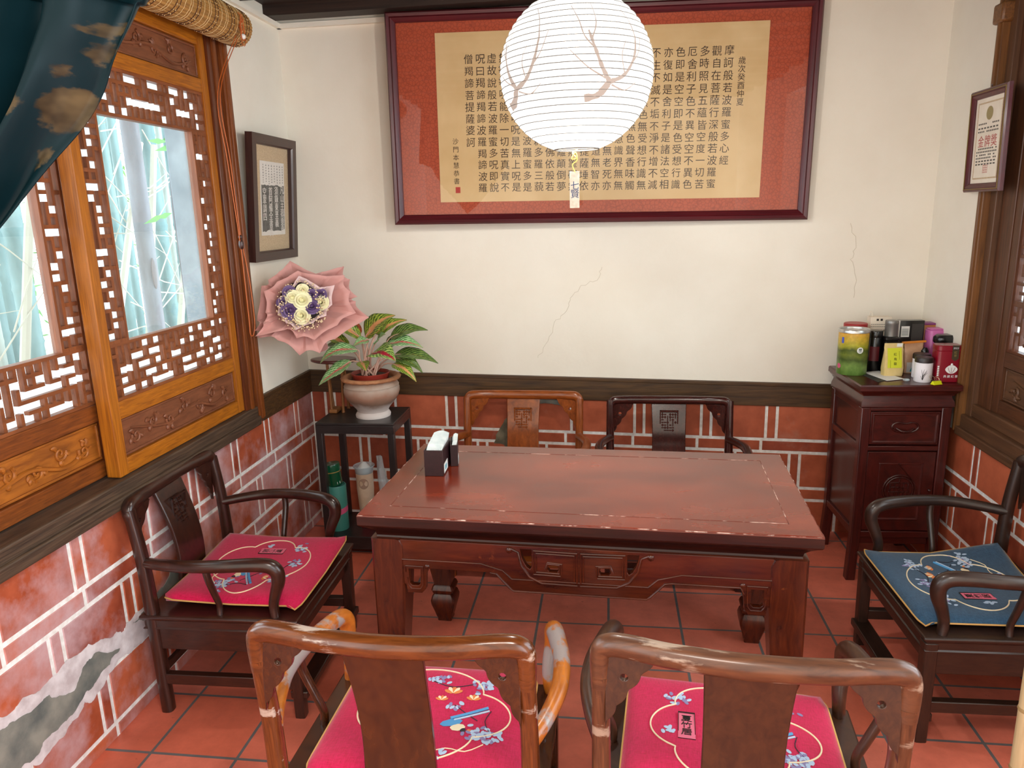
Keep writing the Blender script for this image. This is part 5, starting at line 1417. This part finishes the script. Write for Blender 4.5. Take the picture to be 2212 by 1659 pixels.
# ================================================================ TEA TINS ON THE CABINET
def tin(name, label, cat, u, y, dx=0, dy=0, rz=0., z=None):
    z = KZ+.0006 if z is None else z; lo, hi = 700., 900.      # where the cabinet top is at depth y
    for _ in range(40):
        v = (lo+hi)/2
        if at_z(u, v, KZ).y > y: lo = v
        else: hi = v
    c = at_z(u, v, KZ)
    return thing(name, label, cat, (c.x+dx, c.y+dy, z), (0, 0, rz))
def face_az(o): return math.atan2(CAM.y-o.location.y, CAM.x-o.location.x)-o.rotation_euler[2]
def wrap_patch(mb, R, az, w, z0, z1, d=.0006, n=10):
    a = [mb.av(((R+d)*math.cos(az-w/2+w*k/n), (R+d)*math.sin(az-w/2+w*k/n), z0)) for k in range(n+1)]
    b = [mb.av(((R+d)*math.cos(az-w/2+w*k/n), (R+d)*math.sin(az-w/2+w*k/n), z1)) for k in range(n+1)]
    for k in range(n): mb.af((a[k], a[k+1], b[k+1], b[k]))
def wrap_write(mb, R, az, body, size, z, d=.0010):
    vs_, fs = letters(body, size, .0001); o = len(mb.v)
    for v in vs_: a = az+v.x/R; mb.av(((R+d)*math.cos(a), (R+d)*math.sin(a), z+v.y))
    for f in fs: mb.af([o+k for k in f])
def rbox(mb, w_, d_, h, rad, z0=0, e=.004):
    P = []
    for sx, sy, a0 in ((1, 1, 0), (-1, 1, PI/2), (-1, -1, PI), (1, -1, 1.5*PI)):
        for k in range(5): a = a0+PI/2*k/4; P.append((sx*(w_/2-rad)+rad*math.cos(a), sy*(d_/2-rad)+rad*math.sin(a)))
    f = 1-e*2/w_
    mb.loft([[(x*f, y*f, z0) for x, y in P], [(x, y, z0+e) for x, y in P], [(x, y, z0+h-e) for x, y in P], [(x*f, y*f, z0+h) for x, y in P]])
def mk_landscape():
    m, t, b = new_mat('tea_hill_print')
    tc = t.nodes.new('ShaderNodeTexCoord'); s = t.nodes.new('ShaderNodeSeparateXYZ'); t.links.new(tc.outputs['Object'], s.inputs[0])
    n = noise_node(t, 14, 4, 'Object', (1, 1, .6)); a = t.nodes.new('ShaderNodeMath'); a.operation = 'MULTIPLY_ADD'; a.inputs[1].default_value = .05
    t.links.new(n, a.inputs[0]); t.links.new(s.outputs[2], a.inputs[2])
    d = t.nodes.new('ShaderNodeMath'); d.operation = 'MULTIPLY'; d.inputs[1].default_value = 4.2; t.links.new(a.outputs[0], d.inputs[0])
    base = ramp(t, d.outputs[0], [(.10, rgb(86, 118, 50)), (.28, rgb(120, 150, 76)), (.40, rgb(74, 92, 44)), (.50, rgb(112, 124, 50)), (.58, rgb(72, 88, 34)), (.66, rgb(168, 164, 50)), (.80, rgb(206, 170, 60)), (.98, rgb(222, 160, 70))])
    n3 = noise_node(t, 60, 3, 'Object'); sp_ = ramp(t, n3, [(.4, (.75, .8, .7, 1)), (.65, (1.1, 1.1, 1.05, 1))])
    t.links.new(mixc(t, .7, base, sp_, 'MULTIPLY'), b.inputs['Base Color']); b.inputs['Roughness'].default_value = .35; return m
MT['landscape'] = mk_landscape()
MT['steel'] = plain('steel_rim', rgb(196, 194, 190), .3, .8); MT['red_lid'] = plain('red_lid', rgb(168, 44, 46), .4); MT['black_tin'] = plain('black_tin', rgb(16, 14, 14), .3, coat=.3)
MT['dark_red_label'] = plain('dark_red_label', rgb(92, 18, 26), .5); MT['grey_metal'] = plain('grey_metal', rgb(132, 130, 126), .38, .6)
MT['cream_card'] = plain('cream_card', rgb(226, 212, 192), .7); MT['green_print'] = plain('green_print', rgb(84, 96, 90), .7); MT['blue_sticker'] = plain('blue_sticker', rgb(70, 88, 190), .5)
MT['greentin_logo'] = plain('dark_green_logo', rgb(30, 72, 64), .5)

a = tin('tea_tin', 'large round tea tin with green tea-hill picture and pale rim, front left on the cabinet', 'tea tin', 1838, -.300)
mb = MB(); mb.lathe([(.064, .0), (.0655, .003), (.0655, .196)], 36, cap=True); mb.build('body', 'landscape', a, angle=40)
mb = MB(); mb.lathe([(.0655, .194), (.0685, .196), (.0685, .208), (.066, .211), (.061, .208), (.060, .203), (.002, .203)], 36); mb.build('rim', 'steel', a, angle=40)
az = face_az(a); mb = MB(); mb.m = 0
for k in range(16): pass
def disc_on(mb, R, az0, z0, rad, d):
    cc = mb.av(((R+d)*math.cos(az0), (R+d)*math.sin(az0), z0)); q = [mb.av(((R+d)*math.cos(az0+rad*math.cos(t_)/R), (R+d)*math.sin(az0+rad*math.cos(t_)/R), z0+rad*math.sin(t_))) for t_ in [2*PI*k/20 for k in range(20)]]
    for k in range(20): mb.af((cc, q[k], q[(k+1) % 20]))
mb = MB(); disc_on(mb, .0655, az+.50, .118, .0145, .0006); disc_on(mb, .0655, az+.50, .118, .003, .0008); lg = mb.build('round_logo', 'white_label', a)
mb = MB()
for q in (-.6, .0, .6):
    wrap_patch(mb, .0655, az+.50+q*.13, .035, .108, .128, .0009, 3)
wrap_patch(mb, .0655, az+.50, .22, .120, .1235, .0009, 4); mb.build('logo_mark', 'greentin_logo', lg)
mb = MB(); wrap_patch(mb, .0655, az-.72, .17, .148, .176, .0007, 4); mb.build('sticker', 'blue_sticker', a)
mb = MB(); disc_on(mb, .0655, az-.95, .040, .012, .0007); mb.build('red_seal', 'pink_tape', a)

b = tin('tea_tin', 'round tea tin with flat red lid just behind the tea-hill tin', 'tea tin', 1841, -.172)
mb = MB(); mb.lathe([(.048, 0), (.050, .003), (.050, .192)], 32); mb.build('body', 'cream_card', b, angle=40)
mb = MB(); mb.lathe([(.050, .190), (.053, .192), (.053, .214), (.050, .217), (.002, .217)], 32); mb.build('lid', 'red_lid', b, angle=40)

c1 = tin('tea_canister', 'tall black canister with dark red label, right beside the tea-hill tin', 'canister', 1885, -.240)
mb = MB(); mb.lathe([(.028, 0), (.030, .003), (.030, .160), (.028, .163)], 28); mb.build('body', 'black_tin', c1, angle=40)
mb = MB(); mb.lathe([(.0305, .160), (.0312, .162), (.0312, .188), (.029, .191), (.002, .191)], 28); mb.build('lid', 'black_tin', c1, angle=40)
mb = MB(); wrap_patch(mb, .030, face_az(c1), 1.5, .05, .118); mb.build('label', 'dark_red_label', c1)

c2 = tin('tea_canister', 'black square canister carrying the small grey can', 'canister', 1917, -.262, rz=.03)
mb = MB(); rbox(mb, .062, .06, .150, .006); mb.build('body', 'black_tin', c2, angle=35)
mb = MB(); rbox(mb, .064, .062, .016, .007, .150); mb.build('lid', 'black_tin', c2, angle=35)
g = thing('metal_can', 'small brushed grey can on top of the black square canister', 'can', (c2.location.x+.002, c2.location.y+.004, KZ+.0006+.1662))
mb = MB(); mb.lathe([(.026, 0), (.028, .002), (.028, .056), (.0287, .058), (.0287, .072), (.027, .075), (.002, .075)], 28); mb.build('body', 'grey_metal', g, angle=40)

f = tin('tea_box', 'pale upright cardboard box with fine dark writing against the back wall', 'box', 1891, -.135, rz=.02)
mb = MB(); rbox(mb, .096, .050, .242, .002, e=.001); mb.build('body', 'cream_card', f, angle=35)
mb = MB()
for k in range(2): mb.box((-.022+k*.018, -.0260, .224), (-.012+k*.018, -.0250, .234))
for z in (.206, .196): 
    for k in range(11): mb.box((-.046+k*.0085, -.0257, z), (-.040+k*.0085, -.0250, z+.002))
for k, ch in enumerate('高山烏龍'): write(mb, ch, -.020+k*.012, .176, .011, -.0252)
for k in range(4): mb.box((.0+k*.012, -.0258, .132-.004*(k % 2)), (.013+k*.012, -.0250, .140))
mb.build('lettering', 'ink', f, smooth=False)
mb = MB(); mb.sweep([(-.05, 0, .241), (-.045, 0, .262), (-.040, 0, .268), (-.036, 0, .260), (-.034, 0, .241)], .0015, 6, sub=3); mb.build('cord_loop', 'cream_card', f)

k_ = tin('tea_box', 'black upright box with white barcode label behind the small paper bags', 'box', 1957, -.195, rz=.03)
mb = MB(); rbox(mb, .112, .042, .232, .002, e=.001); bo = mb.build('body', 'black_tin', k_, angle=35)
mb = MB(); mb.box((-.0575, -.0215, .0), (-.0540, .021, .232)); mb.build('white_edge', 'white_label', k_, smooth=False)
mb = MB(); mb.box((-.047, -.0222, .155), (-.010, -.0212, .206)); lb = mb.build('label', 'white_label', k_, smooth=False)
mb = MB()
for q in range(7): mb.box((-.043, -.0227, .163+q*.0048), (-.014, -.0221, .165+q*.0048))
mb.build('barcode', 'green_print', lb, smooth=False)
mb = MB(); mb.box((.0, -.0222, .110), (.050, -.0212, .216)); mb.build('dark_picture', plain('dark_picture', rgb(58, 54, 50), .5), k_, smooth=False)

MT['yellow_paper'] = speckle('yellow_kraft', rgb(206, 178, 112), rgb(226, 200, 138), 14, .7); MT['lime_label'] = plain('lime_label', rgb(206, 210, 40), .6); MT['kraft_foil'] = speckle('kraft_foil', rgb(176, 128, 94), rgb(214, 172, 136), 10, .42)
MT['orange_clip'] = plain('orange_clip', rgb(220, 132, 44), .45); MT['sea_teal'] = plain('teal_picture', rgb(40, 138, 146), .5)
def pouch(t, w_, d_, h, mat, seed, crimp=.02):
    r = random.Random(seed); mb = MB(); rows = []; N = 20
    for z, kw, kd in ((0, .94, .9), (.004, .99, 1), (h*.25, 1.02, 1.0), (h*.55, .98, .72), (h*.8, .95, .30), (h-crimp, .95, .07), (h, .95, .05)):
        row = []
        for k in range(N):
            a = 2*PI*k/N; cx, sx = math.cos(a), math.sin(a); e = .45
            row.append((math.copysign(abs(cx)**e, cx)*w_/2*kw+r.uniform(-.0015, .0015), math.copysign(abs(sx)**e, sx)*d_/2*kd+r.uniform(-.0015, .0015)*(kd > .2), z))
        rows.append(row)
    mb.loft(rows); return mb.build('bag', mat, t, angle=28)
y = tin('tea_pouch', 'pale yellow paper tea pouch with lime label', 'pouch', 1925, -.352, rz=.05)
pm = pouch(y, .088, .05, .150, 'yellow_paper', 4)
def on_front(zz, d_, h):   # front of the pouch at height zz
    for (z0, k0), (z1, k1) in zip(((0, 1), (h*.25, 1.), (h*.55, .72), (h*.8, .30)), ((h*.25, 1.), (h*.55, .72), (h*.8, .30), (h-.02, .07))):
        if zz <= z1: return -d_/2*(k0+(k1-k0)*(zz-z0)/(z1-z0))
    return -d_/2*.06
def front_patch(mb, x0, x1, z0, z1, d_, h, off, n=8):
    a = [[mb.av((x, on_front(z0+(z1-z0)*k/n, d_, h)-off, z0+(z1-z0)*k/n)) for k in range(n+1)] for x in (x0, x1)]
    for k in range(n): mb.af((a[0][k], a[1][k], a[1][k+1], a[0][k+1]))
def front_write(mb, ch, x, z, size, d_, h, off):
    vs_, fs = letters(ch, size, .0001); o = len(mb.v)
    for v in vs_: mb.av((x+v.x, on_front(z+v.y, d_, h)-off, z+v.y))
    for q in fs: mb.af([o+k for k in q])
mb = MB(); front_patch(mb, -.030, .032, .040, .128, .05, .150, .0022); lb = mb.build('label', 'lime_label', y, smooth=False)
mb = MB()
for k, ch in enumerate('紅烏龍'): front_write(mb, ch, .003, .100-.021*k, .014, .05, .150, .0030)
for q in range(7): front_write(mb, '茶', -.018, .072-.005*q, .004, .05, .150, .0030); front_write(mb, '茶', .021, .112-.0055*q, .004, .05, .150, .0030)
mb.build('label_print', 'ink', lb, smooth=False)
mb = MB(); mb.box((.012, -.0045, .134), (.036, -.0035, .149)); mb.build('sticker', 'white_label', y, smooth=False)
kr = tin('tea_pouch', 'shiny tan pouch with teal picture closed by an orange clip', 'pouch', 1968, -.285, rz=.04)
pouch(kr, .088, .05, .146, 'kraft_foil', 9)
mb = MB(); front_patch(mb, -.034, .034, .006, .052, .05, .146, .0018); ar = mb.build('picture', plain('silver_picture', rgb(206, 200, 196), .35, .3), kr, smooth=False)
mb = MB(); n = 6
for cx, hh, ww in ((.004, .056, .012), (-.006, .034, .014), (.018, .030, .014)):
    q = [mb.av((x, on_front(z, .05, .146)-.0026, z)) for x, z in ((cx-ww, .010), (cx+ww, .010), (cx+ww*.5, .010+hh*.5), (cx, .010+hh), (cx-ww*.5, .010+hh*.5))]; mb.af(q)
mb.build('island', 'sea_teal', ar, smooth=False)
mb = MB(); mb.sweep([(-.052, 0, .140), (.052, 0, .146)], .0052, 8, sq=.5); mb.build('clip', 'orange_clip', kr)
MT['pink_tin'] = plain('pink_tin', rgb(204, 106, 166), .35); MT['orange_lid'] = plain('orange_tin', rgb(196, 128, 62), .4); MT['purple'] = plain('purple_rim', rgb(132, 50, 120), .4)
j = tin('tea_tin', 'bright pink rounded tin behind the white jars', 'tea tin', 2016, -.212, rz=.03)
mb = MB(); rbox(mb, .096, .066, .190, .022); mb.build('body', 'pink_tin', j, angle=40)
mb = MB(); rbox(mb, .090, .060, .006, .02, .1905); mb.build('lid', 'pink_tin', j, angle=40)
q = tin('tea_tin', 'orange tin with purple rim at the very back, over the pink tin', 'tea tin', 2004, -.125, rz=.03)
mb = MB(); rbox(mb, .110, .060, .205, .02); mb.build('body', 'orange_lid', q, angle=40)
mb = MB(); rbox(mb, .113, .063, .010, .021, .200); mb.build('rim', 'purple', q, angle=40)
l = tin('tea_jar', 'pink flowered jar with large glossy black lid behind the dark red tin', 'jar', 2037, -.312, rz=.03)
mb = MB(); rbox(mb, .100, .064, .142, .026); mb.build('body', 'pink_tin', l, angle=40)
mb = MB(); rbox(mb, .108, .072, .046, .028, .136, .012); mb.build('lid', 'black_tin', l, angle=50)
mb = MB()
for cx, cz in ((-.034, .055), (-.024, .045), (-.040, .040)):
    for k in range(5): mb.blob((cx+.008*math.cos(k*1.257), -.0325, cz+.008*math.sin(k*1.257)), .0055, 6, 4, sy=.2)
mb.build('flowers', 'white_label', l)
dp = tin('pouch', 'small crumpled black pouch between the orange clip and the pink tin', 'pouch', 1993, -.325, rz=.1)
mb = MB(); r = random.Random(2); mb.loft([[((.015*k+r.uniform(-.003, .003))*math.cos(2*PI*i/10), (.012*k+r.uniform(-.002, .002))*math.sin(2*PI*i/10), z) for i in range(10)] for z, k in ((0, .9), (.05, 1), (.085, 1.1), (.11, 1), (.125, .5))]); mb.build('bag', 'black_tin', dp, angle=25)
MT['white_jar'] = plain('white_jar', rgb(232, 226, 230), .4); MT['jar_lid'] = plain('jar_lid', rgb(42, 30, 28), .4)
for lab, u, v, pl in (('white round jar with dark lid and painted grass sprig, at the cabinet front', 1992, -.470, 1), ('white round jar with dark lid half hidden behind the sprig jar', 1987, -.388, 0)):
    jr = tin('tea_jar', lab, 'jar', u, v)
    mb = MB(); mb.lathe([(.034, 0), (.036, .003), (.036, .084), (.034, .087)], 30); mb.build('body', 'white_jar', jr, angle=40)
    mb = MB(); mb.lathe([(.0345, .086), (.0372, .087), (.0372, .104), (.034, .109), (.002, .110)], 30); mb.build('lid', 'jar_lid', jr, angle=40)
    if pl:
        az = face_az(jr); mb = MB()
        for pts in (((0, .012), (.002, .03), (.010, .05)), ((0, .012), (-.002, .035), (-.006, .058)), ((0, .012), (.001, .04), (.004, .060)), ((0, .012), (.006, .030), (.018, .045)), ((0, .012), (-.004, .022), (-.008, .030)), ((.001, .03), (.010, .042), (.014, .056))):
            P = [((.0364)*math.cos(az+x/.036), (.0364)*math.sin(az+x/.036), z) for x, z in pts]; mb.sweep(P, [.0012, .0009, .0004], 5, sub=3)
        mb.build('sprig', 'ink', jr)
MT['crimson_tin'] = plain('crimson_tin', rgb(134, 8, 32), .3, coat=.3); MT['olive_ribbon'] = plain('olive_ribbon', rgb(66, 52, 30), .5)
rd = tin('tea_tin', 'dark red tin dated 2023 with pale lotus emblem, front right on the cabinet', 'tea tin', 2038, -.458, rz=-.02)
TW_, TD_, TH_ = .098, .070, .138
mb = MB(); rbox(mb, TW_, TD_, TH_, .016, 0, .002); mb.build('body', 'crimson_tin', rd, angle=35)
mb = MB(); rbox(mb, TW_+.002, TD_+.002, .026, .017, TH_-.001, .003); mb.build('lid', 'crimson_tin', rd, angle=35)
fy_ = -TD_/2-.0014
mb = MB(); o_ = [mb.av((x, fy_, z)) for x, z in ((.008, TH_+.026), (.008, .105), (.022, .094), (.036, .105), (.036, TH_+.026))]; mb.af(o_); rbn = mb.build('ribbon_label', 'olive_ribbon', rd, smooth=False)
mb = MB(); mb.box((.0085, fy_-.0004, TH_+.007), (.0355, fy_, TH_+.020)); mb.build('year_band', 'black_tin', rbn, smooth=False)
mb = MB(); write(mb, '2023', .022, TH_+.0135, .0115, fy_-.0006); mb.build('year', 'white_label', rbn, smooth=False)
mb = MB(); write(mb, '紅', .022, .132, .012, fy_-.0004); write(mb, '茶', .022, .118, .012, fy_-.0004); mb.build('ribbon_lettering', 'gold', rbn, smooth=False)
mb = MB(); P = [(.012+.0235*math.cos(a_)*(1+.06*math.cos(4*a_)), .058+.019*math.sin(a_)) for a_ in [2*PI*k/32 for k in range(32)]]
mb.af([mb.av((x, fy_-.0002, z)) for x, z in P]); mb.blob((.012, fy_, .080), .005, 8, 5, sy=.2); em = mb.build('emblem', 'white_label', rd, smooth=False)
mb = MB()
for k in (-1, 0, 1): mb.sweep([(.012+.003*k, fy_-.0005, .042), (.012+.010*k, fy_-.0005, .054), (.012+.014*k, fy_-.0005, .066)], .0008, 5, sub=3)
mb.build('emblem_lines', 'crimson_tin', em)
mb = MB()
for k, ch in enumerate('典藏紅茶'): write(mb, ch, -.012+k*.0155, .026, .0125, fy_-.0003)
mb.build('lettering', 'white_label', rd, smooth=False); mb = MB()
for k in range(6): mb.box((-.045, fy_-.0003, .028+k*.008), (-.038, fy_+.0002, .034+k*.008))
mb.build('side_script', 'white_label', rd, smooth=False)
MT['card_white'] = plain('white_card', rgb(240, 238, 236), .6); MT['booklet'] = plain('dark_booklet', rgb(58, 60, 56), .5)
Pq = [at_z(u, v, KZ) for u, v in ((1853, 806), (1872, 801), (1915, 822), (1897, 826))]
bk_ = tag(empty('booklet', (0, 0, KZ+.0006)), 'thin dark booklet lying under the white card on the cabinet top', 'booklet')
mb = MB(); mb.loft([[(p.x, p.y, 0) for p in Pq], [(p.x, p.y, .0015) for p in Pq]]); mb.build('cover', 'booklet', bk_, smooth=False)
Pq = [at_z(u, v, KZ) for u, v in ((1867, 806), (1897, 802), (1953, 820), (1916, 824))]
cd_ = tag(empty('card', (0, 0, KZ+.0024)), 'blank white card lying flat on the cabinet top', 'card')
mb = MB(); mb.loft([[(p.x, p.y, 0) for p in Pq], [(p.x, p.y, .0012) for p in Pq]]); mb.build('sheet', 'card_white', cd_, smooth=False)
MT['neon'] = plain('neon_yellow', rgb(222, 226, 28), .4); MT['wire'] = plain('clip_wire', rgb(190, 180, 150), .3, .8)
cl = tin('binder_clip', 'neon yellow binder clip lying in front of the dark red tin', 'clip', 2022, -.535, rz=.4)
mb = MB(); mb.loft([[(-.022, -.012, .001), (.022, -.012, .001), (.022, .010, .001), (-.022, .010, .001)], [(-.022, -.004, .016), (.022, -.004, .016), (.022, .002, .016), (-.022, .002, .016)]]); mb.build('body', 'neon', cl, bevel=.001)
for s_ in (-1, 1): mb = MB(); mb.sweep([(-.010, s_*.004, .016), (-.012, s_*.012+.012, .026), (-.004, s_*.014+.022, .032), (.004, s_*.014+.022, .032), (.012, s_*.012+.012, .026), (.010, s_*.004, .016)], .0009, 5, sub=3); mb.build('wire_arm', 'wire', cl)
cw = tin('plastic_clip', 'tiny clear plastic piece beside the tip of the white card', 'clip', 1957, -.475)
mb = MB(); mb.blob((0, 0, .007), .014, 8, 5, sz=.45); mb.blob((.008, .004, .006), .009, 8, 5, sz=.6); mb.build('shell', 'plastic_clear', cw, angle=20)

# ================================================================ BAMBOO POLE BY THE RIGHT EDGE
MT['bamboo_dry'] = wood('dry_bamboo', rgb(160, 134, 96), rgb(186, 160, 120), .5, 5, bumpy=0)
MT['bamboo_node'] = plain('bamboo_node', rgb(140, 112, 70), .6)
p0 = at_y(2214, 1560, -2.42)
bp = thing('bamboo_pole', 'dry bamboo pole standing upright at the lower right edge', 'pole', (p0.x, p0.y, 0))
mb = MB(); rows = []; z = 0
while z < 1.02: rows += [(.0155, z), (.0150, z+.01), (.0148, z+.13)]; z += .14
mb.lathe(rows, 16); mb.build('culm', 'bamboo_dry', bp, angle=60)
for k in range(1, 8): mb = MB(); mb.lathe([(.0152, k*.14-.004), (.0168, k*.14), (.0152, k*.14+.005)], 16); mb.build('node', 'bamboo_node', bp)

# ================================================================ OUTSIDE THE LEFT WINDOW
def mk_culm(name, c1, c2):
    m, t, b = new_mat(name); n = noise_node(t, 3, 5, 'Object', (3, 3, .6)); t.links.new(ramp(t, n, [(.3, c1), (.7, c2)]), b.inputs['Base Color']); b.inputs['Roughness'].default_value = .6; return m
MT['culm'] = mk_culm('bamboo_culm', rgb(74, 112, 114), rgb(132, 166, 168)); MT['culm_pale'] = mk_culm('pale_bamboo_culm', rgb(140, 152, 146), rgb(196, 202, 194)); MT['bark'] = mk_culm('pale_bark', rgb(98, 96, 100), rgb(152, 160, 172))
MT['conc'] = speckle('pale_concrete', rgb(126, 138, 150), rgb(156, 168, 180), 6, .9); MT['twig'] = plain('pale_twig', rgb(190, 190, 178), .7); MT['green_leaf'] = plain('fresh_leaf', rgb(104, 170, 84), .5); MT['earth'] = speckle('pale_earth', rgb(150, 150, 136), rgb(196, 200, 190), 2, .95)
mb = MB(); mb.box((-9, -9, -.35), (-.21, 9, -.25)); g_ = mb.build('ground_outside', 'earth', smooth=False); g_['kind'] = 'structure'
a0, a1 = at_x(296, 300, -1.0), at_x(322, 690, -1.0)
pl = tag(empty('tree_trunk', (a0.x, (a0.y+a1.y)/2, 0)), 'thick pale smooth trunk seen through the left window nearest the corner', 'tree trunk')
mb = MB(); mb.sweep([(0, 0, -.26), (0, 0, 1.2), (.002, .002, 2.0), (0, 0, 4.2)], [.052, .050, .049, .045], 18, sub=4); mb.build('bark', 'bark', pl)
mb = MB(); mb.blob((.047, -.02, 1.42), .02, 10, 8, sx=.5, sz=4.5); mb.build('scar', plain('bark_scar', rgb(128, 122, 124), .8), pl)
a0 = at_x(413, 480, -.55)
po = tag(empty('concrete_post', (a0.x, a0.y, 0)), 'pale cracked concrete post outside the left window', 'post')
mb = MB(); mb.box((-.055, -.06, -.26), (.055, .06, 3.4)); mb.build('shaft', 'conc', po, bevel=.006)
mb = MB(); r = random.Random(6)
for k in range(16):
    z = .9+k*.09; mb.sweep([(.0555, -.05, z), (.0558, -.02+r.uniform(-.01, .01), z+r.uniform(-.012, .012)), (.0555, .02, z+r.uniform(-.01, .01)), (.0555, .05, z+r.uniform(-.02, .02))], .0011, 4)
mb.build('hairline_cracks', plain('hairline', rgb(112, 122, 130), .9), po)
v0, v1, v2 = at_x(362, 280, -.8), at_x(376, 440, -.8), at_x(393, 560, -.8)
vi = tag(empty('thin_trunk', (0, 0, 0)), 'thin bent sapling trunk between the thick trunk and the concrete post', 'sapling')
mb = MB(); mb.sweep([v0+Vector((0, 0, .6)), v0, v1, v2, Vector((v2.x, v2.y+.03, -.26))], [.010, .012, .014, .015, .016], 10, sub=5); mb.build('stem', 'bark', vi)
mb = MB()
for u, v, du, dv in ((330, 300, 40, 6), (345, 322, 44, -8), (362, 298, 24, -4), (322, 480, 46, -18), (350, 468, 30, -8)):
    a, b = at_x(u-12, v+4, -.82), at_x(u+du-8, v+dv, -.80); ax = (b-a); s_ = Vector((0, .3, .9))*.018; m_ = a+ax*.5
    mb.af([mb.av(a), mb.av(m_-s_+Vector((.005, 0, 0))), mb.av(b), mb.av(m_+s_)])
mb.build('leaves', 'green_leaf', vi)
r = random.Random(33)
def culm_mesh(R, h, mat, name='bamboo_culm'):
    mb = MB(); rows = []; z = -.26
    while z < h: st_ = r.uniform(.26, .36); rows += [(R*1.10, z), (R, z+.02), (R*.985, z+st_-.02)]; z += st_
    mb.lathe(rows, 10); return mb.build(name, mat, angle=60)
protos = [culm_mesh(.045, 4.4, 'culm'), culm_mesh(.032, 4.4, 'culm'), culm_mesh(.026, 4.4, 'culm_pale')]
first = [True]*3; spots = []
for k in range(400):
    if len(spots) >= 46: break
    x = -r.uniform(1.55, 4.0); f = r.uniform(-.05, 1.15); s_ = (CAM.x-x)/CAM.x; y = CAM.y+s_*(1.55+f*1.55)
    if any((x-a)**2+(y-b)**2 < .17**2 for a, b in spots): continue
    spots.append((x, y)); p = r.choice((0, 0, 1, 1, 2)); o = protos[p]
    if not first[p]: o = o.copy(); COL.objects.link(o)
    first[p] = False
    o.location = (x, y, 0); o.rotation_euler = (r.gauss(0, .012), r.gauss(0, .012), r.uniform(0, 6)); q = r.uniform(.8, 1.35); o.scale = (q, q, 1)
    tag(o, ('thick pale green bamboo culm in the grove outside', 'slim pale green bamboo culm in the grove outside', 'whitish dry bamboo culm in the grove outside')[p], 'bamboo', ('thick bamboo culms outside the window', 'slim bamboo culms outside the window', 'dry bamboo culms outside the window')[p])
mb = MB()
for k in range(120):
    x = -r.uniform(1.10, 1.36); s_ = (CAM.x-x)/CAM.x; y = CAM.y+s_*r.uniform(1.6, 3.1); z = r.uniform(-.2, 2.4); L = r.uniform(.25, .9); a = r.uniform(-1, 1)
    d = Vector((r.uniform(-.05, .05), math.cos(a), math.sin(a)))*L; mb.sweep([(x, y, z), Vector((x, y, z))+d*.5+Vector((0, 0, r.uniform(-.05, .05))), Vector((x, y, z))+d], [.0045, .004, .0015], 5)
for k in range(7):      # broken culms leaning across
    x = -1.2-.03*k; s_ = (CAM.x-x)/CAM.x; y = CAM.y+s_*(1.7+.2*k); mb.sweep([(x, y, -.27), (x, y+.25, .9), (x, y+.6+.1*(k % 3), 2.2)], [.026, .024, .02], 8)
tw = mb.build('bamboo_twigs', 'twig'); tag(tw, 'tangle of pale dry twigs among the bamboo outside', 'twigs', kind='stuff')
mb = MB()
for k in range(1500):
    x = -r.uniform(4.2, 6.0); s_ = (CAM.x-x)/CAM.x; y = CAM.y+s_*r.uniform(1.5, 3.2); z = r.uniform(-.25, 3.6); c_ = Vector((x, y, z)); L = r.uniform(.08, .22)
    d = Vector((r.gauss(0, .6), r.gauss(0, 1), r.gauss(-.4, .6))).normalized(); n_ = d.orthogonal().normalized()
    mb.af([mb.av(c_), mb.av(c_+d*L*.4+n_*L*.10), mb.av(c_+d*L), mb.av(c_+d*L*.4-n_*L*.10)])
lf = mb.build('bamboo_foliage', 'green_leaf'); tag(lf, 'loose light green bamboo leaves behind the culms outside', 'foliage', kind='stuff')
bpy.context.view_layer.update()
